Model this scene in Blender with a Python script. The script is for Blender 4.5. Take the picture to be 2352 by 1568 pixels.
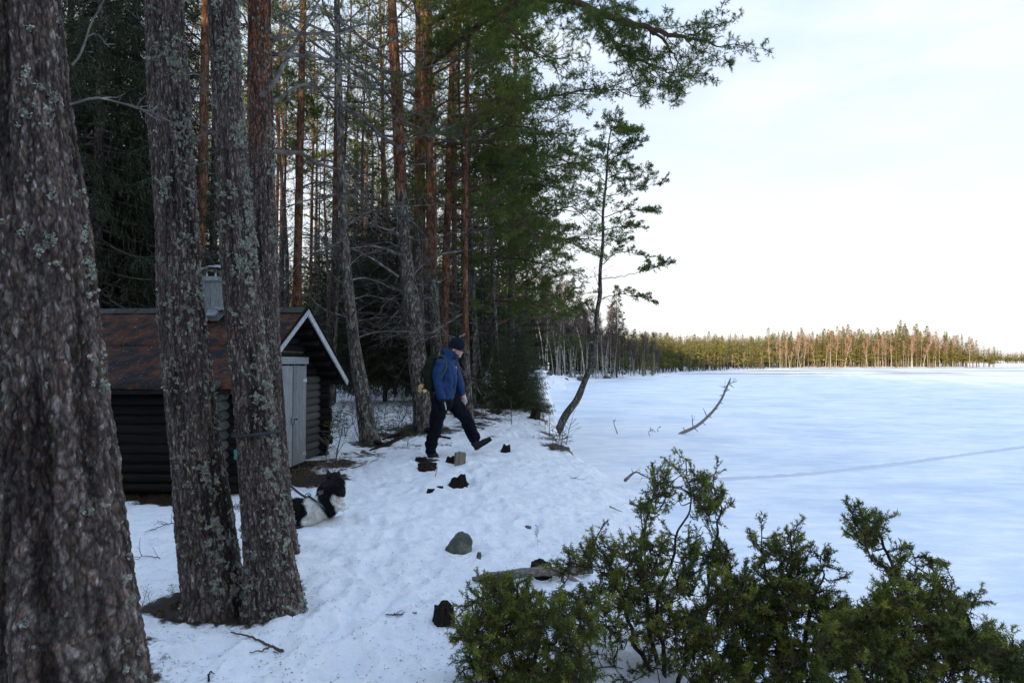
import bpy, math, random, time
import numpy as np
from mathutils import Vector, Matrix
T0 = time.time()
random.seed(7); RNG = np.random.default_rng(7)
for o in list(bpy.data.objects): bpy.data.objects.remove(o)
SC = bpy.context.scene
# ------------------------------------------------------------ camera
CAMZ = 1.55; PITCH = math.radians(1.8); F = 1568.0
cam = bpy.data.cameras.new('camera'); camo = bpy.data.objects.new('camera', cam)
SC.collection.objects.link(camo); SC.camera = camo
cam.lens = 24; cam.sensor_width = 36; cam.clip_end = 6000; cam.clip_start = 0.05
camo.location = (0, 0, CAMZ); camo.rotation_euler = (math.radians(90) + PITCH, 0, 0)
# ------------------------------------------------------------ light
SUN_EL = math.radians(6.0)
SUN_TRAVEL = Vector((0.42, 0.90, 0)).normalized()      # direction in which the light travels over the ground
world = bpy.data.worlds.new('World'); SC.world = world; world.use_nodes = True
wn = world.node_tree.nodes; wl = world.node_tree.links; wn.clear()
wo = wn.new('ShaderNodeOutputWorld'); bg = wn.new('ShaderNodeBackground'); bg.inputs['Strength'].default_value = 0.12
sky = wn.new('ShaderNodeTexSky'); sky.sky_type = 'NISHITA'; sky.sun_disc = False
sky.sun_elevation = SUN_EL
toSun = -SUN_TRAVEL
sky.sun_rotation = math.atan2(toSun.x, toSun.y)
sky.air_density = 1.0; sky.dust_density = 0.6; sky.ozone_density = 2.0
tc = wn.new('ShaderNodeTexCoord'); sep = wn.new('ShaderNodeSeparateXYZ'); wl.new(tc.outputs['Generated'], sep.inputs[0])
ramp = wn.new('ShaderNodeValToRGB'); wl.new(sep.outputs['Z'], ramp.inputs[0])      # thin high cloud veil, whiter towards the horizon
cr = ramp.color_ramp
cr.elements[0].position = 0.0; cr.elements[0].color = (0.53, 0.49, 0.48, 1)
cr.elements[1].position = 1.0; cr.elements[1].color = (0.26, 0.40, 0.66, 1)
for p_, c_ in ((0.10, (0.465, 0.462, 0.468)), (0.22, (0.395, 0.43, 0.465)), (0.36, (0.31, 0.365, 0.46)), (0.55, (0.28, 0.38, 0.53))):
    e = cr.elements.new(p_); e.color = (*c_, 1)
mp = wn.new('ShaderNodeMapping'); mp.inputs['Scale'].default_value = (1.4, 1.4, 4.5); mp.inputs['Rotation'].default_value = (0.25, 0.35, 0.6)
wl.new(tc.outputs['Generated'], mp.inputs[0])
nz = wn.new('ShaderNodeTexNoise'); nz.inputs['Scale'].default_value = 1.9; nz.inputs['Detail'].default_value = 7; nz.inputs['Roughness'].default_value = 0.55
wl.new(mp.outputs[0], nz.inputs['Vector'])
cm = wn.new('ShaderNodeMapRange'); cm.inputs['From Min'].default_value = 0.43; cm.inputs['From Max'].default_value = 0.64; wl.new(nz.outputs['Fac'], cm.inputs['Value'])
cmul = wn.new('ShaderNodeMath'); cmul.operation = 'MULTIPLY'; cmul.inputs[1].default_value = 0.75; wl.new(cm.outputs[0], cmul.inputs[0])
mixc = wn.new('ShaderNodeMix'); mixc.data_type = 'RGBA'; mixc.inputs[7].default_value = (0.435, 0.45, 0.47, 1)
wl.new(cmul.outputs[0], mixc.inputs[0]); wl.new(ramp.outputs[0], mixc.inputs[6])
veil = wn.new('ShaderNodeVectorMath'); veil.operation = 'SCALE'; veil.inputs['Scale'].default_value = 6.2
wl.new(mixc.outputs[2], veil.inputs[0])
add = wn.new('ShaderNodeMix'); add.data_type = 'RGBA'; add.inputs[0].default_value = 0.94
wl.new(sky.outputs[0], add.inputs[6]); wl.new(veil.outputs[0], add.inputs[7])
wl.new(add.outputs[2], bg.inputs['Color']); wl.new(bg.outputs[0], wo.inputs[0])
sun = bpy.data.lights.new('sun', 'SUN'); sun.energy = 4.2; sun.angle = math.radians(0.5); sun.color = (1.0, 0.75, 0.45)
suno = bpy.data.objects.new('sun', sun); SC.collection.objects.link(suno)
trav = Vector((SUN_TRAVEL.x * math.cos(SUN_EL), SUN_TRAVEL.y * math.cos(SUN_EL), -math.sin(SUN_EL)))
suno.rotation_euler = trav.to_track_quat('-Z', 'Y').to_euler()
SC.view_settings.view_transform = 'Standard'; SC.view_settings.look = 'None'
SC.view_settings.exposure = 1.74; SC.view_settings.gamma = 1; SC.view_settings.use_curve_mapping = False

# ------------------------------------------------------------ helpers
COL = SC.collection
cp, sp_ = math.cos(PITCH), math.sin(PITCH)
def ray(u, v):
    a = (u - 1176) / F; b = (784 - v) / F
    return np.array([a, cp - b * sp_, sp_ + b * cp])
def P(u, v, d):
    r = ray(u, v); r = r * (d / r[1]); return np.array([r[0], r[1], r[2] + CAMZ])
def _h(ix, iy, iz, s):
    n = (ix.astype(np.int64) * 374761393 + iy.astype(np.int64) * 668265263 + iz.astype(np.int64) * 2147483647 * 3 + s * 1274126177) & 0xffffffff
    n = ((n ^ (n >> 13)) * 1274126177) & 0xffffffff
    n = ((n ^ (n >> 16)) * 2246822519) & 0xffffffff
    n = (n ^ (n >> 15)) & 0xffffff
    return n / float(0xffffff)
def vnoise(x, y, z=None, s=0):
    x = np.asarray(x, float); y = np.asarray(y, float)
    z = np.zeros_like(x) if z is None else np.asarray(z, float)
    ix = np.floor(x); iy = np.floor(y); iz = np.floor(z)
    fx = x - ix; fy = y - iy; fz = z - iz
    fx = fx * fx * (3 - 2 * fx); fy = fy * fy * (3 - 2 * fy); fz = fz * fz * (3 - 2 * fz)
    r = 0
    for a in (0, 1):
        for b in (0, 1):
            for c in (0, 1):
                w = (fx if a else 1 - fx) * (fy if b else 1 - fy) * (fz if c else 1 - fz)
                r = r + w * _h(ix + a, iy + b, iz + c, s)
    return r * 2 - 1
def fbm(x, y, z=None, s=0, o=4, g=0.5):
    r = 0; a = 1; k = 1.0
    x = np.asarray(x, float); y = np.asarray(y, float)
    for i in range(o):
        r = r + a * vnoise(x * k, y * k, None if z is None else z * k, s + i * 17); a *= g; k *= 2.03
    return r
def worley(p, s=0):
    i = np.floor(p); f1 = np.full(len(p), 9.); f2 = np.full(len(p), 9.); cid = np.zeros(len(p)); oz = np.zeros(len(p))
    for a in (-1, 0, 1):
        for b in (-1, 0, 1):
            for c in (-1, 0, 1):
                cx, cy, cz = i[:, 0] + a, i[:, 1] + b, i[:, 2] + c
                q = np.stack([cx + _h(cx, cy, cz, s), cy + _h(cx, cy, cz, s + 1), cz + _h(cx, cy, cz, s + 2)], 1)
                d = np.sqrt(((q - p) ** 2).sum(1)); h = _h(cx, cy, cz, s + 5)
                m = d < f1
                f2 = np.where(m, f1, np.minimum(f2, d)); cid = np.where(m, h, cid); oz = np.where(m, q[:, 2] - p[:, 2], oz); f1 = np.where(m, d, f1)
    return f1, f2, cid, oz
def sstep(a, b, x):
    t = np.clip((x - a) / (b - a), 0, 1); return t * t * (3 - 2 * t)

def mesh(name, V, T=None, Q=None, mats=(), mi=None, smooth=True, attrs=None, cols=None):
    """V verts, T triangles, Q quads -> mesh; mi = material index per face (tris first)"""
    V = np.asarray(V, np.float32)
    T = np.zeros((0, 3), int) if T is None or len(T) == 0 else np.asarray(T)
    Q = np.zeros((0, 4), int) if Q is None or len(Q) == 0 else np.asarray(Q)
    me = bpy.data.meshes.new(name)
    me.vertices.add(len(V)); me.vertices.foreach_set('co', V.ravel())
    nl = len(T) * 3 + len(Q) * 4
    me.loops.add(nl); me.loops.foreach_set('vertex_index', np.concatenate([T.ravel(), Q.ravel()]).astype(np.int32))
    nf = len(T) + len(Q)
    me.polygons.add(nf)
    st = np.concatenate([np.arange(len(T)) * 3, len(T) * 3 + np.arange(len(Q)) * 4]).astype(np.int32)
    me.polygons.foreach_set('loop_start', st)
    for m in mats: me.materials.append(m)
    if mi is not None: me.polygons.foreach_set('material_index', np.asarray(mi, np.int32))
    me.polygons.foreach_set('use_smooth', np.full(nf, bool(smooth)))
    if attrs:
        for k, a in attrs.items():
            at = me.attributes.new(k, 'FLOAT', 'POINT'); at.data.foreach_set('value', np.asarray(a, np.float32))
    if cols is not None:
        at = me.color_attributes.new('Col', 'FLOAT_COLOR', 'POINT')
        c4 = np.ones((len(V), 4), np.float32); c4[:, :3] = cols; at.data.foreach_set('color', c4.ravel())
    me.update(calc_edges=True); me.validate()
    return me
class MB:
    def __init__(s): s.V = []; s.T = []; s.Q = []; s.tm = []; s.qm = []; s.C = []; s.n = 0
    def add(s, V, T=None, Q=None, m=0, c=None):
        V = np.asarray(V, float).reshape(-1, 3)
        if T is not None and len(T): T = np.asarray(T); s.T.append(T + s.n); s.tm.append(np.full(len(T), m))
        if Q is not None and len(Q): Q = np.asarray(Q); s.Q.append(Q + s.n); s.qm.append(np.full(len(Q), m))
        s.V.append(V); s.n += len(V)
        c = np.ones((len(V), 3)) * (0.5 if c is None else np.asarray(c)); s.C.append(c)
    def tube(s, pts, r, seg=6, m=0, c=None, cap=True):
        V, Q, T = tube(pts, r, seg, cap); s.add(V, T, Q, m, c)
    def box(s, c, size, rot=None, m=0, col=None, jit=0):
        x, y, z = np.array(size) / 2.0
        V = np.array([[i * x, j * y, k * z] for i in (-1, 1) for j in (-1, 1) for k in (-1, 1)])
        if jit: V = V + RNG.uniform(-jit, jit, V.shape)
        if rot is not None: V = V @ np.array(rot).T
        s.add(V + np.array(c), None, [[0, 1, 3, 2], [4, 6, 7, 5], [0, 4, 5, 1], [2, 3, 7, 6], [0, 2, 6, 4], [1, 5, 7, 3]], m, col)
    def arrays(s):
        V = np.concatenate(s.V); T = np.concatenate(s.T) if s.T else None; Q = np.concatenate(s.Q) if s.Q else None
        mi = np.concatenate((s.tm if s.T else []) + (s.qm if s.Q else [])); return V, T, Q, mi, np.concatenate(s.C)
    def mesh(s, name, mats, smooth=True):
        V, T, Q, mi, C = s.arrays(); return mesh(name, V, T, Q, mats, mi, smooth, cols=C)
    def obj(s, name, mats, parent=None, smooth=True, loc=None):
        return link(name, s.mesh(name, mats, smooth), parent, loc)
def tube(pts, r, seg=6, cap=True):
    pts = np.asarray(pts, float); n = len(pts); r = np.broadcast_to(np.asarray(r, float), (n,))
    t = np.gradient(pts, axis=0); t /= np.linalg.norm(t, axis=1)[:, None] + 1e-9
    a = np.array([0, 0, 1.]) if abs(t[0][2]) < 0.9 else np.array([1., 0, 0])
    U = np.zeros((n, 3)); u = np.cross(t[0], a); u /= np.linalg.norm(u)
    for i in range(n):
        u = u - t[i] * (u @ t[i]); u /= np.linalg.norm(u) + 1e-9; U[i] = u
    W = np.cross(t, U); th = np.arange(seg) * 2 * math.pi / seg
    V = (pts[:, None] + r[:, None, None] * (np.cos(th)[None, :, None] * U[:, None] + np.sin(th)[None, :, None] * W[:, None])).reshape(-1, 3)
    i = np.arange(n - 1)[:, None] * seg; j = np.arange(seg)[None]; k = (j + 1) % seg
    Q = np.stack([i + j, i + k, i + seg + k, i + seg + j], -1).reshape(-1, 4)
    T = None
    if cap:
        V = np.concatenate([V, pts[:1], pts[-1:]]); c0 = n * seg; c1 = c0 + 1; jj = np.arange(seg); kk = (jj + 1) % seg
        T = np.concatenate([np.stack([np.full(seg, c0), kk, jj], 1), np.stack([np.full(seg, c1), (n - 1) * seg + jj, (n - 1) * seg + kk], 1)])
    return V, Q, T
def link(name, me, parent=None, loc=None, rot=None, scale=None):
    o = bpy.data.objects.new(name, me); COL.objects.link(o)
    if parent is not None: o.parent = parent
    if loc is not None: o.location = loc
    if rot is not None: o.rotation_euler = rot
    if scale is not None: o.scale = (scale,) * 3 if np.isscalar(scale) else scale
    return o
def tag(o, label, cat, group=None):
    o['label'] = label; o['category'] = cat
    if group: o['group'] = group
    return o
def empty(name, loc, label, cat, group=None):
    o = bpy.data.objects.new(name, None); COL.objects.link(o); o.location = loc; o.empty_display_size = 0.2
    return tag(o, label, cat, group)
def crom(pts, n):
    """Catmull-Rom resampling"""
    p = np.asarray(pts, float); m = len(p)
    e = np.vstack([2 * p[0] - p[1], p, 2 * p[-1] - p[-2]])
    t = np.linspace(0, m - 1 - 1e-6, n); i = t.astype(int); f = (t - i)[:, None]
    a, b, c, d = e[i], e[i + 1], e[i + 2], e[i + 3]
    return 0.5 * ((2 * b) + (c - a) * f + (2 * a - 5 * b + 4 * c - d) * f ** 2 + (3 * b - a - 3 * c + d) * f ** 3)
def nrm(v): v = np.asarray(v, float); return v / (np.linalg.norm(v) + 1e-9)

# ------------------------------------------------------------ materials
def mat(name, col=(0.5, 0.5, 0.5), rough=0.8, spec=0.3):
    m = bpy.data.materials.new(name); m.use_nodes = True; nt = m.node_tree
    b = nt.nodes['Principled BSDF']; b.inputs['Base Color'].default_value = (*col, 1); b.inputs['Roughness'].default_value = rough
    b.inputs['Specular IOR Level'].default_value = spec
    return m, nt, b
def N(nt, t, **kw):
    n = nt.nodes.new(t)
    for k, v in kw.items():
        if k.startswith('_'): setattr(n, k[1:], v)
        else: n.inputs[k.replace('_', ' ')].default_value = v
    return n
def L(nt, a, b): nt.links.new(a, b)
def coords(nt, scale=(1, 1, 1), kind='Object'):
    t = N(nt, 'ShaderNodeTexCoord'); m = N(nt, 'ShaderNodeMapping'); m.inputs['Scale'].default_value = scale
    L(nt, t.outputs[kind], m.inputs[0]); return m.outputs[0]
def noise(nt, vec, scale, detail=5, rough=0.55):
    n = N(nt, 'ShaderNodeTexNoise'); n.inputs['Scale'].default_value = scale; n.inputs['Detail'].default_value = detail; n.inputs['Roughness'].default_value = rough
    L(nt, vec, n.inputs['Vector']); return n.outputs['Fac']
def cramp(nt, fac, stops):
    r = N(nt, 'ShaderNodeValToRGB'); L(nt, fac, r.inputs[0]); e = r.color_ramp.elements
    while len(e) < len(stops): e.new(0.5)
    for q, (p, c) in zip(e, stops): q.position = p; q.color = (*(c if hasattr(c, '__len__') else (c, c, c)), 1)
    return r.outputs[0]
def mixrgb(nt, fac, a, b, mode='MIX'):
    m = N(nt, 'ShaderNodeMix'); m.data_type = 'RGBA'; m.blend_type = mode
    for s, x in ((0, fac), (6, a), (7, b)):
        if hasattr(x, 'is_output'): L(nt, x, m.inputs[s])
        elif s == 0: m.inputs[0].default_value = x
        else: m.inputs[s].default_value = (*x, 1)
    return m.outputs[2]
def bump(nt, b, h, strength=0.5, dist=0.01, prev=None):
    n = N(nt, 'ShaderNodeBump'); n.inputs['Strength'].default_value = strength; n.inputs['Distance'].default_value = dist
    L(nt, h, n.inputs['Height'])
    if prev is not None: L(nt, prev, n.inputs['Normal'])
    if b is not None: L(nt, n.outputs[0], b.inputs['Normal'])
    return n.outputs[0]
def attr(nt, name): a = N(nt, 'ShaderNodeAttribute'); a.attribute_name = name; return a
def math_(nt, op, a, b=None):
    m = N(nt, 'ShaderNodeMath'); m.operation = op
    for s, x in ((0, a), (1, b)):
        if x is None: continue
        if hasattr(x, 'is_output'): L(nt, x, m.inputs[s])
        else: m.inputs[s].default_value = x
    return m.outputs[0]

def vcol_mat(name, rough=0.85, spec=0.08, nscale=30, amp=0.35, bmp=0.3, bdist=0.004, translucent=0.0, stretch=(1, 1, 1)):
    """colour from the mesh's own colours, broken up by noise"""
    m, nt, b = mat(name, rough=rough, spec=spec); v = coords(nt, stretch)
    a = attr(nt, 'Col'); n = noise(nt, v, nscale, 6)
    g = cramp(nt, n, [(0.3, 1 - amp), (0.7, 1 + amp * 0.6)])
    c = mixrgb(nt, 1.0, a.outputs['Color'], g, 'MULTIPLY'); L(nt, c, b.inputs['Base Color'])
    if bmp: bump(nt, b, n, bmp, bdist)
    if translucent: leafy(nt, b, c, translucent)
    return m
def leafy(nt, b, c, fac):
    tr = N(nt, 'ShaderNodeBsdfTranslucent'); L(nt, c, tr.inputs[0]); mx = N(nt, 'ShaderNodeMixShader'); mx.inputs[0].default_value = fac
    L(nt, b.outputs[0], mx.inputs[1]); L(nt, tr.outputs[0], mx.inputs[2]); L(nt, mx.outputs[0], nt.nodes['Material Output'].inputs['Surface'])
def needle_mat(name, c0, c1, c2):
    m, nt, b = mat(name, rough=0.75, spec=0.10); v = coords(nt, kind='Object'); oi = N(nt, 'ShaderNodeObjectInfo')
    n = noise(nt, v, 3.0, 3); s = math_(nt, 'ADD', n, math_(nt, 'MULTIPLY', math_(nt, 'SUBTRACT', oi.outputs['Random'], 0.5), 0.25))
    c = cramp(nt, s, [(0.3, c0), (0.5, c1), (0.75, c2)])
    L(nt, c, b.inputs['Base Color']); leafy(nt, b, c, 0.25); return m
M = {}
def build_materials():
    # snow on land
    m, nt, b = mat('snow', (0.84, 0.87, 0.92), 0.55, 0.3); M['snow'] = m
    v = coords(nt)
    n1 = noise(nt, v, 9, 8, 0.65); n2 = noise(nt, v, 90, 5, 0.7); n3 = noise(nt, v, 2.3, 5)
    fleck = cramp(nt, noise(nt, v, 55, 3, 0.8), [(0.70, 0.0), (0.76, 1.0)])
    patch = cramp(nt, n3, [(0.5, 0.0), (0.72, 0.6)])
    col = mixrgb(nt, math_(nt, 'MULTIPLY', fleck, patch), (0.93, 0.945, 0.965), (0.25, 0.20, 0.15))
    g = cramp(nt, n1, [(0.35, (0.84, 0.88, 0.93)), (0.6, (1, 1, 1))]); col = mixrgb(nt, 0.8, col, g, 'MULTIPLY')
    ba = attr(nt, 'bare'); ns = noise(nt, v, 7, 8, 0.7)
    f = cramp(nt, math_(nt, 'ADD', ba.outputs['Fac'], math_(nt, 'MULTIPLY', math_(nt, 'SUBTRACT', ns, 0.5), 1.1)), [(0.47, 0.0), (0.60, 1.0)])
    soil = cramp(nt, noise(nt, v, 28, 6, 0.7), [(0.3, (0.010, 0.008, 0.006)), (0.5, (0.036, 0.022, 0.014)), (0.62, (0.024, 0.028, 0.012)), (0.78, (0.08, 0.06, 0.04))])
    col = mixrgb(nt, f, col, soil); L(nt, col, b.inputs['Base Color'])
    h = math_(nt, 'ADD', math_(nt, 'MULTIPLY', n1, 1.0), math_(nt, 'MULTIPLY', n2, 0.16)); bump(nt, b, h, 0.85, 0.05)
    # snow on the lake
    m, nt, b = mat('lake_snow', (0.82, 0.87, 0.94), 0.5, 0.3); M['lake'] = m
    v = coords(nt, (0.34, 0.45, 1)); v2 = coords(nt, (0.95, 1.7, 1)); v3 = coords(nt, (0.030, 0.075, 1)); vv = coords(nt)
    a = noise(nt, v, 1.0, 7, 0.6); a2 = noise(nt, v2, 1.0, 6, 0.62); a3 = noise(nt, v3, 1.0, 6, 0.65)
    c = cramp(nt, a, [(0.34, (0.66, 0.74, 0.85)), (0.5, (0.84, 0.89, 0.935)), (0.62, (0.94, 0.945, 0.95))])
    cc = cramp(nt, a2, [(0.35, (0.88, 0.91, 0.96)), (0.6, (1, 1, 1))]); c = mixrgb(nt, 0.8, c, cc, 'MULTIPLY'); a4 = noise(nt, coords(nt, (1.6, 3.6, 1)), 1.0, 8, 0.7); c = mixrgb(nt, 0.9, c, cramp(nt, a4, [(0.38, (0.88, 0.92, 0.97)), (0.5, (0.96, 0.975, 0.99)), (0.60, (1.07, 1.06, 1.04))]), 'MULTIPLY')
    sx = N(nt, 'ShaderNodeSeparateXYZ'); L(nt, vv, sx.inputs[0])
    far = N(nt, 'ShaderNodeMapRange'); far.inputs['From Min'].default_value = 95; far.inputs['From Max'].default_value = 150; L(nt, sx.outputs['Y'], far.inputs['Value'])
    ice = math_(nt, 'MULTIPLY', cramp(nt, a3, [(0.515, 0.0), (0.57, 0.9)]), far.outputs[0])
    c = mixrgb(nt, ice, c, (0.22, 0.22, 0.19)); L(nt, c, b.inputs['Base Color'])  # bare ice streaks, their olive reflection painted in as colour
    bump(nt, b, math_(nt, 'ADD', a2, math_(nt, 'MULTIPLY', noise(nt, vv, 9, 5), 0.3)), 0.35, 0.05)
    # hi-res bark from mesh colours
    M['bark_plates'] = vcol_mat('bark_plates', 0.9, 0.06, 150, 0.5, 0.6, 0.005, stretch=(1, 1, 0.5))
    # procedural bark for trees further off: grey scaly below, orange above
    m, nt, b = mat('pine_bark', rough=0.9, spec=0.06); M['bark'] = m
    v = coords(nt, (1, 1, 0.4)); red = attr(nt, 'red')
    vo = N(nt, 'ShaderNodeTexVoronoi'); vo.inputs['Scale'].default_value = 17; L(nt, mixrgb(nt, 0.06, v, N(nt, 'ShaderNodeTexNoise', Scale=9.0).outputs['Color'], 'LINEAR_LIGHT'), vo.inputs['Vector'])
    ve = N(nt, 'ShaderNodeTexVoronoi'); ve.feature = 'DISTANCE_TO_EDGE'; ve.inputs['Scale'].default_value = 17; L(nt, v, ve.inputs['Vector'])
    sepc = N(nt, 'ShaderNodeSeparateColor'); L(nt, vo.outputs['Color'], sepc.inputs[0])
    grey = cramp(nt, sepc.outputs[0], [(0.0, (0.040, 0.034, 0.031)), (0.5, (0.080, 0.068, 0.062)), (1.0, (0.15, 0.13, 0.115))])
    orange = cramp(nt, sepc.outputs[0], [(0.0, (0.085, 0.042, 0.027)), (0.5, (0.145, 0.072, 0.043)), (1.0, (0.25, 0.14, 0.09))])
    rf = cramp(nt, math_(nt, 'ADD', red.outputs['Fac'], math_(nt, 'MULTIPLY', math_(nt, 'SUBTRACT', noise(nt, v, 6, 4), 0.5), 0.7)), [(0.35, 0.0), (0.7, 1.0)])
    c = mixrgb(nt, rf, grey, orange)
    crack = cramp(nt, ve.outputs['Distance'], [(0.0, 0.4), (0.14, 1.0)]); c = mixrgb(nt, 1.0, c, crack, 'MULTIPLY')
    lf = math_(nt, 'MULTIPLY', cramp(nt, noise(nt, v, 26, 5, 0.7), [(0.54, 0.0), (0.63, 0.8)]), math_(nt, 'SUBTRACT', 1.0, rf))
    c = mixrgb(nt, lf, c, (0.27, 0.31, 0.25)); L(nt, c, b.inputs['Base Color']); bump(nt, b, ve.outputs['Distance'], 0.7, 0.03)
    m, nt, b = mat('dead_twig', (0.13, 0.12, 0.11), 0.9, 0.1); M['twig'] = m
    v = coords(nt); L(nt, cramp(nt, noise(nt, v, 8, 4), [(0.35, (0.05, 0.042, 0.038)), (0.6, (0.15, 0.14, 0.13)), (0.75, (0.26, 0.28, 0.25))]), b.inputs['Base Color'])
    m, nt, b = mat('live_twig', (0.09, 0.06, 0.045), 0.9, 0.1); M['ltwig'] = m
    M['needle'] = needle_mat('pine_needles', (0.060, 0.092, 0.024), (0.105, 0.152, 0.036), (0.17, 0.21, 0.042))
    M['spruce'] = needle_mat('spruce_needles', (0.010, 0.020, 0.008), (0.018, 0.036, 0.011), (0.032, 0.055, 0.014))
    M['bush'] = needle_mat('bushy_needles', (0.025, 0.043, 0.013), (0.045, 0.075, 0.018), (0.085, 0.115, 0.026))
    M['far_needle'] = needle_mat('sunlit_far_needles', (0.055, 0.062, 0.02), (0.12, 0.115, 0.028), (0.20, 0.175, 0.038))  # needles yellowed, gold of the low sun put into their colour
    M['juniper'] = vcol_mat('juniper_needles', 0.5, 0.3, 6, 0.3, 0, translucent=0.25)
    m, nt, b = mat('birch_bark', (0.5, 0.48, 0.45), 0.7, 0.2); M['birch'] = m
    v = coords(nt, (1, 1, 4)); L(nt, cramp(nt, noise(nt, v, 5, 4), [(0.36, (0.05, 0.045, 0.04)), (0.46, (0.30, 0.285, 0.27)), (0.8, (0.52, 0.50, 0.47))]), b.inputs['Base Color'])
    m, nt, b = mat('shaded_birch_twigs', (0.085, 0.068, 0.062), 0.9, 0.1); M['dbtwig'] = m  # birch twigs darkened, the thicket's shade put into their colour
    m, nt, b = mat('birch_twigs', (0.20, 0.14, 0.115), 0.9, 0.1); M['btwig'] = m
    m, nt, b = mat('rock', rough=0.8, spec=0.3); M['rock'] = m
    v = coords(nt); L(nt, cramp(nt, noise(nt, v, 14, 8, 0.7), [(0.3, (0.035, 0.04, 0.035)), (0.5, (0.08, 0.09, 0.07)), (0.68, (0.16, 0.17, 0.12))]), b.inputs['Base Color'])
    bump(nt, b, noise(nt, v, 40, 8, 0.7), 0.6, 0.02)
    def wood(name, stops, vscale, sc=6, bd=0.006, kind='Object'):
        m, nt, b = mat(name, rough=0.9, spec=0.06); v = coords(nt, vscale, kind); M[name] = m
        oi = N(nt, 'ShaderNodeObjectInfo'); n = noise(nt, v, sc, 7, 0.65)
        c = cramp(nt, n, stops); g = cramp(nt, oi.outputs['Random'], [(0, 0.75), (1, 1.2)]); c = mixrgb(nt, 1, c, g, 'MULTIPLY')
        L(nt, c, b.inputs['Base Color']); bump(nt, b, n, 0.6, bd)
    wood('log_dark', [(0.3, (0.006, 0.0055, 0.005)), (0.55, (0.014, 0.013, 0.012)), (0.8, (0.036, 0.033, 0.029))], (1.2, 14, 14))
    wood('log_grey', [(0.3, (0.018, 0.019, 0.018)), (0.5, (0.06, 0.063, 0.058)), (0.75, (0.13, 0.14, 0.125))], (14, 1.2, 14))
    wood('door_wood', [(0.28, (0.075, 0.082, 0.085)), (0.5, (0.20, 0.22, 0.23)), (0.72, (0.33, 0.355, 0.365))], (22, 22, 1.4))
    wood('barge_wood', [(0.28, (0.16, 0.17, 0.18)), (0.5, (0.34, 0.36, 0.38)), (0.72, (0.46, 0.48, 0.50))], (12, 4, 4))
    wood('cut_wood', [(0.3, (0.09, 0.08, 0.065)), (0.55, (0.19, 0.165, 0.13)), (0.8, (0.29, 0.26, 0.21))], (20, 20, 2))
    wood('firewood', [(0.3, (0.30, 0.19, 0.10)), (0.55, (0.50, 0.36, 0.20)), (0.8, (0.62, 0.48, 0.30))], (2, 14, 14))
    wood('rotten', [(0.3, (0.007, 0.006, 0.005)), (0.52, (0.020, 0.016, 0.012)), (0.7, (0.06, 0.046, 0.034)), (0.82, (0.05, 0.06, 0.025))], (26, 26, 3))
    wood('greylog', [(0.3, (0.06, 0.052, 0.046)), (0.48, (0.20, 0.17, 0.15)), (0.64, (0.42, 0.38, 0.34))], (4, 30, 30), 5, 0.01)
    # roofing felt with rusty moss and litter
    m, nt, b = mat('roof_felt', rough=0.85, spec=0.2); M['roof'] = m
    v = coords(nt); n = noise(nt, v, 4.4, 8, 0.75); c = cramp(nt, n, [(0.44, (0.009, 0.010, 0.012)), (0.53, (0.052, 0.020, 0.010)), (0.68, (0.11, 0.040, 0.018))])
    sc = cramp(nt, noise(nt, v, 26, 4, 0.8), [(0.62, 0.0), (0.67, 1.0)]); c = mixrgb(nt, sc, c, (0.16, 0.15, 0.12))
    sn = cramp(nt, noise(nt, v, 19, 3, 0.6), [(0.71, 0.0), (0.73, 1.0)]); c = mixrgb(nt, sn, c, (0.5, 0.54, 0.58)); L(nt, c, b.inputs['Base Color'])
    bump(nt, b, noise(nt, v, 30, 6), 0.6, 0.02)
    def plain(k, col, rough=0.8, spec=0.2, ns=40, amp=0.25, bs=0.2, bd=0.003, metal=0):
        m, nt, b = mat(k, col, rough, spec); v = coords(nt); n = noise(nt, v, ns, 5)
        c = mixrgb(nt, 1, col, cramp(nt, n, [(0.3, 1 - amp), (0.7, 1 + amp)]), 'MULTIPLY'); L(nt, c, b.inputs['Base Color']); b.inputs['Metallic'].default_value = metal
        if bs: bump(nt, b, n, bs, bd)
        M[k] = m
    plain('jacket', (0.003, 0.026, 0.098), 0.6, 0.25, 14, 0.2, 0.5, 0.012)
    plain('trousers', (0.005, 0.006, 0.011), 0.85, 0.08, 12, 0.3, 0.5, 0.012)
    plain('boot', (0.007, 0.007, 0.008), 0.6, 0.3)
    plain('glove', (0.008, 0.009, 0.011), 0.8, 0.2)
    plain('glove_pale', (0.42, 0.43, 0.42), 0.8, 0.2)
    plain('beanie', (0.008, 0.012, 0.022), 0.95, 0.1, 160, 0.4, 0.6, 0.004)
    plain('skin', (0.50, 0.27, 0.20), 0.5, 0.35, 30, 0.06, 0)
    plain('hair', (0.05, 0.03, 0.02), 0.7, 0.2)
    plain('pack', (0.011, 0.017, 0.009), 0.85, 0.15, 20, 0.3, 0.5, 0.01)
    plain('webbing', (0.05, 0.075, 0.035), 0.8, 0.2)
    plain('metal', (0.45, 0.47, 0.50), 0.35, 0.5, 20, 0.2, 0.2, 0.01, 0.8)
    plain('dark_metal', (0.03, 0.03, 0.035), 0.5, 0.4, metal=0.6)
    plain('leash', (0.022, 0.028, 0.030), 0.7, 0.3)
    plain('teal', (0.03, 0.17, 0.16), 0.6, 0.3)
    plain('shoot', (0.07, 0.09, 0.03)); plain('grass', (0.12, 0.095, 0.06))
    plain('litter', (0.07, 0.04, 0.025)); plain('moss', (0.05, 0.04, 0.02), 0.95, 0.1, 60, 0.6, 0.9, 0.02)
    plain('white_scar', (0.40, 0.26, 0.17), 0.8)
    M['fur'] = vcol_mat('fur', 0.7, 0.25, 40, 0.2, 0)
    M['lichen'] = vcol_mat('lichen', 0.9, 0.1, 60, 0.3, 0)
build_materials()

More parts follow.
